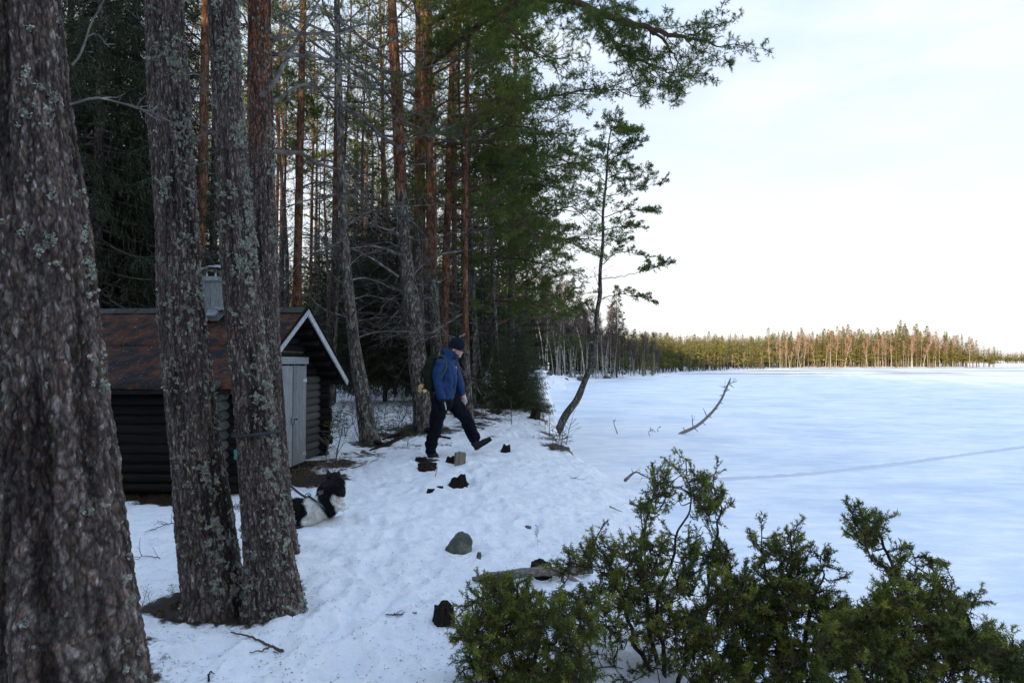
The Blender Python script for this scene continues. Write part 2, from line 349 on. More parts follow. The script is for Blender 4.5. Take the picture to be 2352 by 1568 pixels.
# ------------------------------------------------------------ ground
SY = np.array([-600, -60, -20, -4, 2, 3.5, 5, 7, 8.5, 9.5, 10.5, 11.6, 14, 16.7, 20, 30, 55, 74, 79, 84, 90, 110, 144, 200, 300, 318, 335, 520, 700, 720, 3000.])
SX = np.array([-30, -6, -1.5, 0.4, 0.62, 0.75, 1.0, 1.32, 1.50, 1.46, 1.24, 1.0, 0.72, 0.72, 0.75, 1.2, 2.4, 3.4, 4.4, 8.5, 13, 22, 34, 66, 129, 175, 242, 236, 300, 3000, 3000.])
LAKE = -0.75
def shore(y): y = np.asarray(y, float); return np.interp(y, SY, SX) + (.10 * vnoise(y * 1.3, 0 * y, s=77) + .05 * vnoise(y * 3.7, 0 * y, s=78)) * ((y > 3) & (y < 40)) + .7 * vnoise(y * .12, 0 * y, s=79) * (y > 84)
ZY = np.array([-60, 0, 4.3, 8, 10.5, 12, 14, 18, 24, 30, 60, 100, 400, 3000.])
ZZ = np.array([0.2, 0, 0.0, 0.02, 0.09, 0.13, 0.2, 0.36, 0.50, 0.56, 0.85, 0.9, 1.2, 4.0])
PITS = [(930, 1478, .13, .07), (800, 1515, .12, .06), (985, 1455, .10, .05), (760, 1440, .1, .04), (1010, 1500, .12, .05), (870, 1330, .1, .04), (960, 1235, .09, .035), (730, 1270, .1, .04), (1215, 1205, .1, .035), (1150, 1190, .12, .04), (900, 1260, .1, .035), (1050, 1180, .12, .04), (640, 1460, .12, .04), (470, 1500, .12, .04)]
_pits = []
def hbase(x, y, detail=True):
    x = np.asarray(x, float); y = np.asarray(y, float)
    xs = shore(y); s = xs - x
    z = np.interp(y, ZY, ZZ)
    z = z - 0.14 * np.exp(-np.clip(s, 0, 50) / 0.8) * (y < 60)
    z = z + 0.10 * sstep(3.0, 9, -x) * (y < 40)
    far = sstep(70, 90, y)
    z = z * (1 - far) + far * (-0.62 + 0.5 * (1 - np.exp(-np.clip(s, 0, 1e4) / 14)) + 1.2 * sstep(40, 300, s))
    w = np.where(y < 60, 0.95, 3.0)
    t = np.clip(-s / w, 0, 3)
    drop = sstep(0.0, 1.0, t)
    z = z * (1 - drop) + (LAKE - 0.35) * drop
    if detail:
        n = fbm(x * 1.1, y * 1.1, s=3, o=3) * 0.038 + fbm(x * 4.6, y * 4.6, s=9, o=4) * 0.020 - 0.012 * np.abs(vnoise(x * 9, y * 9, s=14)) + 0.005 * fbm(x * 24, y * 24, s=15, o=2)
        n = n + 0.055 * fbm(x * .35, y * .35, s=5, o=2) * sstep(10, 16, y)
        z = z + n * (1 - far * 0.5)
        if _pits:
            shp = z.shape; zf = z.ravel().copy(); xf = np.broadcast_to(x, shp).ravel(); yf_ = np.broadcast_to(y, shp).ravel()
            idx = np.where((yf_ > 1) & (yf_ < 24) & (np.abs(xf) < 10))[0]
            if len(idx):
                idx = idx[np.argsort(yf_[idx])]; xs2 = xf[idx]; ys2 = yf_[idx]; add_ = np.zeros(len(idx))
                for (px, py, r, dp) in _pits:
                    a0, a1 = np.searchsorted(ys2, [py - 3.4 * r, py + 3.4 * r])
                    if a1 <= a0: continue
                    d2 = ((xs2[a0:a1] - px) ** 2 + ((ys2[a0:a1] - py) * 0.8) ** 2) / (r * r); m_ = d2 < 8
                    if not m_.any(): continue
                    d2 = d2[m_]; v_ = -dp * np.exp(-d2) + dp * .3 * np.exp(-((np.sqrt(d2) - 1.5) / .35) ** 2); k_ = np.where(m_)[0] + a0; add_[k_] += v_
                zf[idx] += add_; z = zf.reshape(shp)
    return z
def gz(x, y): return float(hbase(np.array([x]), np.array([y]))[0])
def hit(u, v, lake=False):
    r = ray(u, v); t = np.concatenate([np.linspace(1, 60, 6000), np.linspace(60, 900, 3000)])
    z = CAMZ + r[2] * t
    g = np.full_like(t, LAKE) if lake else np.maximum(hbase(r[0] * t, r[1] * t), LAKE)
    i = np.argmax(z < g) if (z < g).any() else len(t) - 1
    return np.array([r[0] * t[i], r[1] * t[i], g[i]])
for (u_, v_, r_, d_) in PITS:
    q = hit(u_, v_); _pits.append((q[0], q[1], r_, d_ * 1.4))
for (u_, v_, r_, d_) in ((1018, 1428, .17, .04), (1243, 1318, .16, .03), (1052, 1114, .22, .04), (983, 1073, .24, .03), (1054, 1262, .20, .04), (1036, 1062, .15, .03), (1160, 1036, .13, .03), (560, 1375, .36, .05)):
    q = hit(u_, v_); _pits.append((q[0], q[1], r_, d_))
for line in (((960, 1100), (900, 1180), (860, 1290), (900, 1420), (950, 1560)), ((1090, 1080), (1120, 1150), (1000, 1330), (760, 1500)), ((720, 1130), (800, 1210), (830, 1340), (700, 1430)), ((820, 1080), (900, 1075), (960, 1068)), ((1180, 1000), (1150, 960), (1120, 940))):
    w_ = np.array([hit(*q) for q in line]); n_ = int(np.linalg.norm(np.diff(w_, axis=0), axis=1).sum() / .36); tt_ = np.linspace(0, len(line) - 1.001, n_)
    for k_, t_ in enumerate(tt_):
        i_ = int(t_); p_ = w_[i_] * (1 - t_ + i_) + w_[i_ + 1] * (t_ - i_); dd_ = w_[i_ + 1] - w_[i_]; dd_ = dd_ / np.linalg.norm(dd_); sd_ = (.10 if k_ % 2 else -.10)
        for s_ in (-.07, .06): _pits.append((p_[0] - dd_[1] * sd_ + dd_[0] * s_ + random.uniform(-.03, .03), p_[1] + dd_[0] * sd_ + dd_[1] * s_, .062, .034))
for k in range(190):
    y_ = RNG.uniform(2.6, 11); x_ = RNG.uniform(-0.6 * y_, 0.9)
    _pits.append((x_, y_, RNG.uniform(.03, .085), RNG.uniform(.014, .038)))

# bare spots (u, v, radius m, strength) around trunks, by the cabin and on the path
BARE = [(500, 1402, .25, 1.05), (440, 1400, .22, 1.05), (590, 1406, .22, 1.05), (545, 1404, .2, 1.05), (380, 1398, .17, .95), (648, 1378, .16, 1.0), (470, 1378, .30, 1.0), (545, 1378, .28, 1.0), (610, 1378, .27, 1), (655, 1350, .15, .8), (850, 1018, .5, .8), (975, 990, .9, .9), (905, 1000, .8, .7), (1078, 950, .8, .7), (1105, 915, 1.0, .8),
        (690, 1100, .42, 1.0), (740, 1096, .45, .95), (780, 1065, .6, .7), (840, 1045, .6, .62), (1150, 945, .9, .62), (1120, 960, .8, .65), (1090, 975, .8, .6), (900, 985, 1.0, .6), (250, 1130, .5, .9), (330, 1135, .5, .95), (400, 1142, .45, .95),
        (680, 1090, .4, .9), (985, 1058, .3, .7), (940, 1025, .7, .55), (1000, 1020, .6, .5), (1240, 960, .5, .7), (1265, 1000, .5, .7), (1285, 1030, .4, .8), (1185, 930, 1.0, .8), (1130, 1000, .4, .5), (60, 1600, .7, .9)]
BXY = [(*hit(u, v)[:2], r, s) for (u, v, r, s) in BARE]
def grid_land():
    nth = 620
    th = np.concatenate([np.linspace(-math.pi, -0.95, 60)[:-1], np.linspace(-0.95, 0.75, nth), np.linspace(0.75, math.pi, 60)[1:]])
    r = np.concatenate([np.geomspace(1.2, 36, 470)[:-1], np.geomspace(36, 3000, 110)])
    R, TH = np.meshgrid(r, th, indexing='ij'); X = R * np.sin(TH); Y = R * np.cos(TH); Z = hbase(X, Y)
    Z = np.maximum(Z, LAKE - 0.3)
    nr, nt_ = R.shape; i = np.arange(nr - 1)[:, None] * nt_; j = np.arange(nt_ - 1)[None]
    Q = np.stack([i + j, i + nt_ + j, i + nt_ + j + 1, i + j + 1], -1).reshape(-1, 4)[:, ::-1]
    V = np.stack([X, Y, Z], -1).reshape(-1, 3)
    # drop cells that lie wholly out on the lake
    un = (V[:, 2] < LAKE - 0.25); keep = ~(un[Q].all(1)); Q = Q[keep]
    used = np.zeros(len(V), bool); used[Q.ravel()] = True; idx = np.cumsum(used) - 1; Q = idx[Q]; V = V[used]
    x, y = V[:, 0], V[:, 1]; bare = np.zeros(len(V))
    for (bx, by, br, bs) in BXY: bare = np.maximum(bare, bs * np.exp(-(((x - bx) ** 2 + (y - by) ** 2) / (br * br)) * 0.8))
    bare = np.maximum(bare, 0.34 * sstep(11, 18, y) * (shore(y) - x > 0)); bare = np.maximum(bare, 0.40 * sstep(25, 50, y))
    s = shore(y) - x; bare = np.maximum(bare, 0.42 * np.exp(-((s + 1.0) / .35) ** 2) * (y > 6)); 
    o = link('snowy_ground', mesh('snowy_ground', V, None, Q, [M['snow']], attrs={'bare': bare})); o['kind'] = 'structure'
    # centre cap under the camera
    k = 48; a = np.arange(k) * 2 * math.pi / k; x = np.concatenate([[0], 1.22 * np.sin(a)]); y = np.concatenate([[0], 1.22 * np.cos(a)])
    Tt = np.array([[0, i + 1, (i + 1) % k + 1] for i in range(k)])[:, ::-1]
    c = mesh('snow_ground_centre', np.stack([x, y, hbase(x, y) - 0.004], 1), Tt, None, [M['snow']], attrs={'bare': np.zeros(k + 1)})
    o = link('snowy_ground', c); o['kind'] = 'structure'
def lake():
    xs = np.concatenate([-np.geomspace(3000, 30, 12), np.linspace(-20, 40, 240), np.geomspace(41, 3000, 40)])
    ys = np.concatenate([[-3000, -800, -200, -50, -20, -8], np.linspace(0, 30, 160), np.geomspace(30.5, 3000, 60)])
    X, Y = np.meshgrid(xs, ys, indexing='ij'); Z = LAKE + 0.010 * fbm(X * .7, Y * 1.6, s=31, o=3) * ((Y < 60) & (np.abs(X) < 60))
    n = len(ys); i = np.arange(len(xs) - 1)[:, None] * n; j = np.arange(n - 1)[None]
    Q = np.stack([i + j, i + n + j, i + n + j + 1, i + j + 1], -1).reshape(-1, 4)
    o = link('frozen_lake', mesh('frozen_lake', np.stack([X, Y, Z], -1).reshape(-1, 3), None, Q, [M['lake']])); o['kind'] = 'structure'
    # ski track: two soft ridges with a trough
    path = crom([hit(u, v, True) for u, v in ((1600, 1102), (1700, 1100), (1850, 1090), (2050, 1068), (2200, 1048), (2352, 1028), (2520, 1008))], 220)
    t = np.gradient(path, axis=0); t /= np.linalg.norm(t, axis=1)[:, None]; nn = np.stack([-t[:, 1], t[:, 0], 0 * t[:, 0]], 1)
    prof = [(-.30, -.012), (-.2, .035), (-.12, .028), (-.07, -.012 + .012), (.0, .012), (.06, 0.0), (.13, .03), (.22, .036), (.33, -.012)]
    V = np.stack([path + nn * a + np.array([0, 0, b]) + np.stack([0 * path[:, 0]] * 2 + [0.012 * fbm(path[:, 0] * 5 + a * 9, path[:, 1] * 5, s=2)], 1) for a, b in [(a * .30, b) for a, b in prof]], 1)
    m_ = len(prof); i = np.arange(len(path) - 1)[:, None] * m_; j = np.arange(m_ - 1)[None]
    Q = np.stack([i + j, i + m_ + j, i + m_ + j + 1, i + j + 1], -1).reshape(-1, 4)
    m, nt, b = mat('greyed_packed_snow', (0.64, 0.68, 0.76), 0.6)  # packed snow, greyed to stand in for shading the flat light leaves out
    o = link('ski_track', mesh('ski_track', V.reshape(-1, 3), None, Q, [m])); o['kind'] = 'structure'
grid_land(); lake()
print('ground', time.time() - T0)

# ------------------------------------------------------------ vegetation templates
def tuft(mb, p, d, L_=0.07, n=13, w=0.006, m=1, spread=0.75):
    """brush of needles at p pointing roughly along d"""
    d = nrm(d); D = d[None] + RNG.normal(0, spread, (n, 3)) * 0.62; D[:, 2] += 0.15; D /= np.linalg.norm(D, axis=1)[:, None]
    base = p[None] - d[None] * RNG.uniform(0, L_ * 0.9, (n, 1)); l = L_ * RNG.uniform(.75, 1.15, (n, 1))
    s = np.cross(D, RNG.normal(0, 1, (n, 3))); s /= np.linalg.norm(s, axis=1)[:, None]
    V = np.stack([base - s * w / 2, base + s * w / 2, base + D * l], 1).reshape(-1, 3)
    mb.add(V, np.arange(3 * n).reshape(-1, 3), None, m)
def wander(p0, d, L_, n, bend=0.15, up=0.0, r=None):
    r = r or RNG; p = [np.array(p0, float)]; d = nrm(d)
    for i in range(n):
        d = nrm(d + r.normal(0, bend, 3) + np.array([0, 0, up])); p.append(p[-1] + d * L_ / n)
    return np.array(p)
def pine_branch(length=2.6, sub=12, tl=0.075, tn=12, live_from=0.3, tw=0.006, m=(0, 1)):
    mb = MB(); ax = wander((0, 0, 0), (1, 0, 0.05), length, 12, 0.10, 0.015)
    mb.tube(ax, np.linspace(0.013 * length, 0.004, 13), 5, m[0])
    for k in range(sub):
        f = live_from * 0.6 + (1 - live_from * 0.6) * (k + RNG.uniform(0, .8)) / sub; f = min(f, .97)
        p = ax[0] * 0 + np.array([np.interp(f * 12, range(13), ax[:, c]) for c in range(3)])
        side = 1 if k % 2 else -1; l = length * (0.15 + .34 * (1 - f) ** .8) * RNG.uniform(.7, 1.2)
        tg = wander(p, (0.75, side * RNG.uniform(.5, 1), RNG.uniform(-.25, .35)), l, 7, .2, .04)
        mb.tube(tg, np.linspace(.008, .0025, 8), 3, m[0], cap=False)
        for q in range(2, 8):
            if f < live_from and q < 5: continue
            for rep in range(2):
                dd = nrm(tg[q] - tg[q - 1] + RNG.normal(0, .55, 3)); ll = RNG.uniform(.05, .20) * min(1, length / 2 + .3)
                e = tg[q] + dd * ll; mid = (tg[q] + e) / 2 + RNG.normal(0, .01, 3)
                mb.tube(np.array([tg[q], mid, e]), .0025, 3, m[0], cap=False)
                tuft(mb, e, dd, tl, tn, tw, m[1]); 
                if RNG.random() < .5: tuft(mb, mid, dd, tl * .9, tn // 2, tw, m[1])
        tuft(mb, tg[-1], tg[-1] - tg[-2], tl, tn, tw, m[1])
    tuft(mb, ax[-1], ax[-1] - ax[-2], tl, tn, tw, m[1])
    return mb
def dead_branch(length=2.2, sub=9, m=0):
    mb = MB(); ax = wander((0, 0, 0), (1, 0, .1), length, 12, .17, -.01)
    mb.tube(ax, np.linspace(.010 * length + .002, .003, 13), 5, m)
    for k in range(sub):
        f = RNG.uniform(.2, .97); i = f * 12; p = np.array([np.interp(i, range(13), ax[:, c]) for c in range(3)])
        l = length * RNG.uniform(.12, .38) * (1.1 - f * .6)
        tg = wander(p, (.7, RNG.choice([-1, 1]) * RNG.uniform(.3, 1.1), RNG.uniform(-.6, .6)), l, 6, .3)
        mb.tube(tg, np.linspace(.006, .0022, 7), 3, m, cap=False)
        for q in range(3):
            j = RNG.integers(1, 6); t2 = wander(tg[j], nrm(tg[j + 1] - tg[j] + RNG.normal(0, .7, 3)), l * .45, 4, .3)
            mb.tube(t2, np.linspace(.0035, .0018, 5), 3, m, cap=False)
    return mb
def spruce_branch(length=1.8, dense=16, m=(0, 1), nl=0.022):
    mb = MB(); n = 12; x = np.linspace(0, length, n + 1); ax = np.stack([x, RNG.normal(0, .01, n + 1), -.20 * length * (x / length) ** 1.0 + .16 * length * (x / length) ** 3], 1)
    mb.tube(ax, np.linspace(.011 * length, .003, n + 1), 4, m[0], cap=False)
    def spray(tg):
        mb.tube(tg, .0022, 3, m[0], cap=False)
        k = int(max(6, np.linalg.norm(tg[-1] - tg[0]) / .011)); t = RNG.uniform(0, len(tg) - 1.001, k); i = t.astype(int); f = (t - i)[:, None]
        p = tg[i] * (1 - f) + tg[i + 1] * f; ta = tg[i + 1] - tg[i]; ta /= np.linalg.norm(ta, axis=1)[:, None] + 1e-9
        D = ta * .8 + RNG.normal(0, .7, (k, 3)); D /= np.linalg.norm(D, axis=1)[:, None]; s = np.cross(D, RNG.normal(0, 1, (k, 3))); s /= np.linalg.norm(s, axis=1)[:, None]
        w = .011; V = np.stack([p - s * w / 2, p + s * w / 2, p + D * nl * 1.8], 1).reshape(-1, 3); mb.add(V, np.arange(3 * k).reshape(-1, 3), None, m[1])
    for k in range(dense):
        f = .12 + .86 * (k + RNG.random()) / dense; p = np.array([np.interp(f * n, range(n + 1), ax[:, c]) for c in range(3)])
        l = length * .42 * (1.08 - f) + .08
        for side in (-1, 1):
            tg = wander(p, (.75, side * .9, -.25), l * RNG.uniform(.7, 1.15), 5, .12, -.09); spray(tg)
            for q in (2, 4):
                t2 = wander(tg[q], (.4, side * .3, -1.0), l * .4, 3, .2, -.1); spray(t2)
    spray(ax[-4:]); return mb
TB = {}
TB['pine'] = [pine_branch(2.6, 12, .105, 20, .42, .010).mesh('pine_branch', [M['ltwig'], M['needle']], False) for _ in range(6)]
TB['pine_big'] = [pine_branch(1.5, 8, .105, 26, .2, .0065).mesh('pine_branchlet', [M['ltwig'], M['needle']], False) for _ in range(5)]
TB['pine_lean'] = [pine_branch(1.5, 10, .10, 18, .12, .015).mesh('pine_branchlet', [M['ltwig'], M['needle']], False) for _ in range(4)]
TB['pine_sparse'] = [pine_branch(2.2, 11, .07, 11, .55).mesh('pine_branch', [M['twig'], M['needle']], False) for _ in range(4)]
TB['dead'] = [dead_branch(2.2, 10).mesh('dead_branch', [M['twig']], False) for _ in range(6)]
TB['dead_short'] = [dead_branch(.7, 4).mesh('dead_branch', [M['twig']], False) for _ in range(4)]
TB['spruce'] = [spruce_branch(1.8, 16).mesh('spruce_branch', [M['twig'], M['spruce']], False) for _ in range(4)]
TB['bushy'] = [spruce_branch(1.2, 11, nl=.02).mesh('bushy_branch', [M['twig'], M['bush']], False) for _ in range(3)]
print('branches', time.time() - T0, [len(m.polygons) for m in TB['pine'] + TB['spruce']])

def trunk_mesh(name, pts, r, seg=12, red0=None, red1=None, mats=None, attrs_extra=None, base=None):
    """tapered trunk; the orange upper bark starts between heights red0 and red1"""
    pts = np.asarray(pts, float); V, Q, T = tube(pts, r, seg)
    z = V[:, 2]; lump = fbm(V[:, 0] * 5, V[:, 1] * 5, V[:, 2] * 2.0, s=11, o=3)
    c = np.repeat(pts, seg, 0); c = np.concatenate([c, pts[:1], pts[-1:]]); V = V + (V - c) * (lump * .09)[:, None]
    red = np.zeros(len(V)) if red0 is None else sstep(red0, red1, z)
    if base is not None: V = V - base
    return mesh(name, V, T, Q, mats or [M['bark']], attrs={'red': red})
def attach(root, o_loc, me, az, pitch, scale, name='branch', roll=None):
    roll = random.uniform(-.5, .5) if roll is None else roll
    o = link(name, me, root, o_loc, None, scale)
    o.rotation_euler = (Matrix.Rotation(az, 4, 'Z') @ Matrix.Rotation(-pitch, 4, 'Y') @ Matrix.Rotation(roll, 4, 'X')).to_euler()
    return o
def at_height(pts, z):
    i = np.argsort(pts[:, 2]); return np.array([np.interp(z, pts[i, 2], pts[i, k]) for k in range(3)])
def pine_tree(uv, widths, label, group='pines around the cabin', d=None, top=14.0, red=None, crown=(6.5, None), ncrown=34, blen=(1.6, 2.6), dead=(1.5, 6.5), ndead=14, dlen=(.5, 1.2), bias=None, seg=14, name='pine_tree', kind='pine', ground=True, flare=1.35):
    """uv: trunk centre line in picture units from the ground up; widths in the same units"""
    if ground:
        b = hit(*uv[0]); d = b[1] if d is None else d
    p = np.array([P(u, v, d) for u, v in uv]); r = np.array(widths) / 2 * d / F
    g = gz(p[0][0], d)
    if not ground: 
        k = (p[0][2] - g) ; dirv = nrm(p[0] - p[1]); p = np.vstack([p[0] + dirv * k / max(.3, -dirv[2]), p]); r = np.concatenate([[r[0] * 1.1], r])
    # continue to the top
    dirv = nrm(p[-1] - p[-2]); dirv = nrm(dirv + np.array([0, 0, 1.5]))
    if top > p[-1][2] + .5:
        h = top - p[-1][2]; ks = max(2, int(h / 2)); z0 = p[-1]; r0 = r[-1]
        for k in range(1, ks + 1): p = np.vstack([p, z0 + dirv * h * k / ks]); r = np.append(r, r0 * (1 - k / ks) ** .8 + .012)
    base = p[0].copy()
    n = max(24, len(p) * 6); q = crom(p, n); rr = np.interp(np.linspace(0, len(p) - 1, n), range(len(p)), r)
    hh = q[:, 2] - g; rr = rr * (1 + (flare - 1) * np.exp(-np.clip(hh, 0, 99) / .22))
    q = np.vstack([q[0] - nrm(q[1] - q[0]) * .35, q]); rr = np.concatenate([[rr[0] * 1.15], rr])
    root = empty(name, base, label, 'pine tree', group)
    red = red or (99, 100)
    link('trunk', trunk_mesh('trunk', q, rr, seg, red[0], red[1], base=base), root)
    zmax = q[-1, 2]; z0, z1 = crown; z1 = z1 or zmax - .1
    for k in range(ncrown):
        f = (k + random.random()) / ncrown; z = z0 + (z1 - z0) * f; c = at_height(q, z) - base
        az = k * 2.4 + random.uniform(-.5, .5)
        if bias is not None and random.random() < .6: az = bias + random.gauss(0, .7)
        if bias is not None and math.sin(az) < -.35 and z < 9: az = -az
        l = (blen[1] + (blen[0] - blen[1]) * f) * random.uniform(.75, 1.15) * (1 - .55 * f ** 3)
        attach(root, c, random.choice(TB[kind]), az, random.uniform(-.15, .45) + f * .3, l / 2.6)
    for k in range(ndead):
        z = random.uniform(*dead); c = at_height(q, z) - base; az = random.uniform(0, 2 * math.pi)
        if random.random() < .55: attach(root, c, random.choice(TB['dead']), az, random.uniform(-.5, .3), random.uniform(*dlen), 'dead_branch')
        else: attach(root, c, random.choice(TB['dead_short']), az, random.uniform(-.4, .5), random.uniform(*dlen), 'dead_branch')
    return root, q, base, rr
def limb(root, base, pts, r0, step=.28, size=(.45, .8), kind='pine_big', start=.15, name='limb', droop=-.1, m='ltwig', pj=.45):
    """a long limb through world points, with branchlets"""
    q = crom(pts, 6 * len(pts)); q = q + RNG.normal(0, .012, q.shape); q[0] = pts[0]
    mb = MB(); mb.tube(q - base, np.linspace(r0, .006, len(q)), 7, 0); o = mb.obj(name, [M[m]], root)
    seg = np.linalg.norm(np.diff(q, axis=0), axis=1); cum = np.concatenate([[0], np.cumsum(seg)]); tot = cum[-1]; s = start * tot; k = 0
    while s < tot:
        i = min(np.searchsorted(cum, s), len(q) - 1); t = nrm(q[i] - q[i - 1]); p = q[i]
        side = 1 if k % 2 else -1; az = math.atan2(t[1], t[0]) + side * random.uniform(.35, 1.15); f = s / tot
        sc = (size[1] + (size[0] - size[1]) * f) * random.uniform(.7, 1.2)
        pit = math.asin(max(-1, min(1, t[2]))) + random.uniform(-pj, pj) + droop
        attach(root, p - base, random.choice(TB[kind]), az, pit, sc); s += step * random.uniform(.6, 1.3); k += 1
    attach(root, q[-1] - base, random.choice(TB[kind]), math.atan2(t[1], t[0]), math.asin(max(-1, min(1, t[2]))), size[0])
# ------------------------------------------------------------ foreground trunks with modelled bark plates
def bark_trunk(name, uv, widths, d, label, zhi, top, seg=230, cell=(.040, .10), amp=.011, ncol=None, lichen=(.5, 600), lichen_side=0.4, pale=0.0, red_from=99, base_z=None, flare=(1.0, .3), group='big pine trunks in the foreground', seed=0):
    p = np.array([P(u, v, d) for u, v in uv]); r = np.array(widths) / 2 * d / F
    g = gz(p[0][0], d) if base_z is None else base_z
    base = np.array([p[0][0], d, g])
    # straight continuation above the frame
    dirv = nrm(p[-1] - p[-2]); 
    q = crom(p, 60); rr = np.interp(np.linspace(0, len(p) - 1, 60), range(len(p)), r) - .006 - amp * .3
    q = np.vstack([q[0] + nrm(q[0] - q[3]) * .45, q]); rr = np.concatenate([[rr[0] * 1.04], rr]); hs = np.arange(max(q[0, 2], g - .25), q[-1, 2], .0075); cen = np.stack([np.interp(hs, q[:, 2], q[:, k]) for k in range(3)], 1); R = np.interp(hs, q[:, 2], rr)
    n = len(hs); ph_ = np.linspace(0, 2 * math.pi, seg, endpoint=False); th = ph_ - .55 * np.sin(ph_ + math.pi / 2)
    TH, H = np.meshgrid(th, hs); RR = R[:, None] + 0 * TH
    lob = 1 + flare[0] * np.exp(-np.clip(H - g, 0, 9) / flare[1]) * (.32 + .22 * np.cos(3 * TH + seed) + .14 * np.cos(5 * TH + 2 * seed)) 
    RR = RR * lob
    Rm = float(np.mean(R)); qx = Rm * np.cos(TH); qy = Rm * np.sin(TH); f = lambda a: a.ravel()
    wob = fbm(f(qx) * 7, f(qy) * 7, f(H) * 3, s=seed, o=3)
    w2 = fbm(f(qx) * 26, f(qy) * 26, f(H) * 19, s=seed + 31, o=3); pp = np.stack([f(qx) / cell[0] + wob * .7 + w2 * .5, f(qy) / cell[0] - wob * .7 - w2 * .5, f(H) / cell[1] + wob * .4], 1)
    f1, f2, cid, oz1 = worley(pp, seed + 3); e = sstep(0.03, .42, f2 - f1)
    pf = np.stack([f(qx) / cell[0] * 2.3 + w2 * .8, f(qy) / cell[0] * 2.3 - w2 * .8, f(H) / cell[1] * 3.2 + wob + w2 * .5], 1); g1, g2, cid2, oz = worley(pf, seed + 9); e2 = sstep(0.02, .28, g2 - g1)
    ridge = fbm(f(qx) * 16, f(qy) * 16, f(H) * 1.6, s=seed + 4, o=3)
    big = fbm(f(qx) * 3, f(qy) * 3, f(H) * 1.2, s=seed + 8, o=2)
    fine = fbm(f(qx) * 90, f(qy) * 90, f(H) * 45, s=seed + 6, o=3)
    disp = amp * (e * (.55 + .35 * cid) + e2 * .22 * (0.4 + .9 * cid2) + np.clip(oz, -.5, .5) * .55 * e2 + np.clip(oz1, -.5, .5) * .35 + ridge * 1.5 + fine * .16) + big * .012
    RR = f(RR) + disp - amp * .6
    C = np.repeat(cen, seg, 0)
    V = np.stack([C[:, 0] + RR * np.cos(f(TH)), C[:, 1] + RR * np.sin(f(TH)), C[:, 2]], 1)
    # plate colours
    dark = np.array([.018, .015, .015]); a = np.array([.072, .057, .049]); b = np.array([.178, .152, .138]); cc_ = np.array([.150, .085, .062]); pl = np.array([.31, .275, .275])
    col = a[None] + (b - a)[None] * cid[:, None]; k = (cid2 > .72); col[k] = .5 * col[k] + .5 * cc_
    k = (cid2 < .10 + pale) & (e2 > .5); col[k] = .35 * col[k] + .65 * pl
    rdf = sstep(red_from, red_from + 1.2, f(H) + .5 * fbm(f(qx) * 6, f(qy) * 6, f(H) * 2, s=seed + 2, o=3)) * (cid > .25)
    col = col * (1 - rdf[:, None]) + rdf[:, None] * (np.array([.23, .10, .055])[None] * (.6 + .8 * cid2[:, None]))
    col = col * ((0.32 + .68 * np.minimum(e, .45 + .55 * e2)) * (.62 + .76 * _h(np.floor(pf[:, 0] * 1.7), np.floor(pf[:, 1] * 1.7), np.floor(pf[:, 2] * 1.3), 8)))[:, None] + dark[None] * (1 - e[:, None]) * .35
    # lichen: pale patches, thicker towards the lake side and low down
    ln = .55 * fbm(f(qx) * 11, f(qy) * 11, f(H) * 6, s=seed + 21, o=4) + .85 * fbm(f(qx) * 55, f(qy) * 55, f(H) * 40, s=seed + 23, o=3) + .15 * (e2 - .5)
    side = np.cos(f(TH) - lichen_side) * .30 - .02 * f(H)
    lm = sstep(lichen[0], lichen[0] + .18, ln + side); lc = np.array([.26, .275, .235])[None] * (.7 + .6 * _h(np.floor(pf[:, 0] * 2), np.floor(pf[:, 1] * 2), np.floor(pf[:, 2] * 2), 4))[:, None]
    lc[:, 2] *= .8 + .4 * (cid2 > .6)
    sk_ = fbm(f(qx) * 70, f(qy) * 70, f(H) * 9, s=seed + 51, o=3); col = col * (1 + .45 * np.clip(sk_, -1, 1))[:, None] * (1 - .6 * sstep(.05, .6, -ridge))[:, None]; col = col * (1 - lm[:, None]) + lc * lm[:, None]
    V = V + (V - C) / (np.linalg.norm(V - C, axis=1)[:, None]) * (lm * .004)[:, None]
    i = np.arange(n - 1)[:, None] * seg; j = np.arange(seg)[None]; kk = (j + 1) % seg
    Q = np.stack([i + j, i + kk, i + seg + kk, i + seg + j], -1).reshape(-1, 4)
    root = empty(name, base, label, 'pine tree', group)
    link('trunk', mesh('trunk', V - base, None, Q, [M['bark_plates']], cols=col), root)
    # lichen tufts
    cand = np.where(ln + side > lichen[0] + .1)[0]; cand = cand[V[cand, 1] < C[cand, 1] + .05]
    mb = MB(); pick = RNG.choice(cand, min(lichen[1], len(cand)), replace=False) if len(cand) else []
    for ci in pick:
        nn_ = nrm(V[ci] - C[ci]); m_ = 7; D = nn_[None] + RNG.normal(0, .8, (m_, 3)); D /= np.linalg.norm(D, axis=1)[:, None]
        l = RNG.uniform(.006, .016, (m_, 1)); s = np.cross(D, RNG.normal(0, 1, (m_, 3))); s /= np.linalg.norm(s, axis=1)[:, None]
        p0 = (V[ci] - nn_ * .002)[None] + RNG.normal(0, .004, (m_, 3)); VV = np.stack([p0, p0 + D * l * .6 + s * l * .45, p0 + D * l, p0 + D * l * .6 - s * l * .45], 1).reshape(-1, 3) - base
        mb.add(VV, None, np.arange(4 * m_).reshape(-1, 4), 0, np.array([.26, .28, .235]) * RNG.uniform(.55, 1.3))
    if len(pick): o = mb.obj('lichen', [M['lichen']], root); o['kind'] = 'stuff'
    # rest of the stem and its crown, above the frame
    h0 = q[-1]; ks = 8; up = np.array([h0 + nrm(dirv + np.array([0, 0, .6 * i / ks])) * (top - h0[2]) * i / ks for i in range(ks + 1)])
    up = np.vstack([up[0] - (up[1] - up[0]) * .02, up]); ur = np.concatenate([[rr[-1]], rr[-1] * (1 - np.linspace(0, 1, ks + 1)) ** .8 + .02])
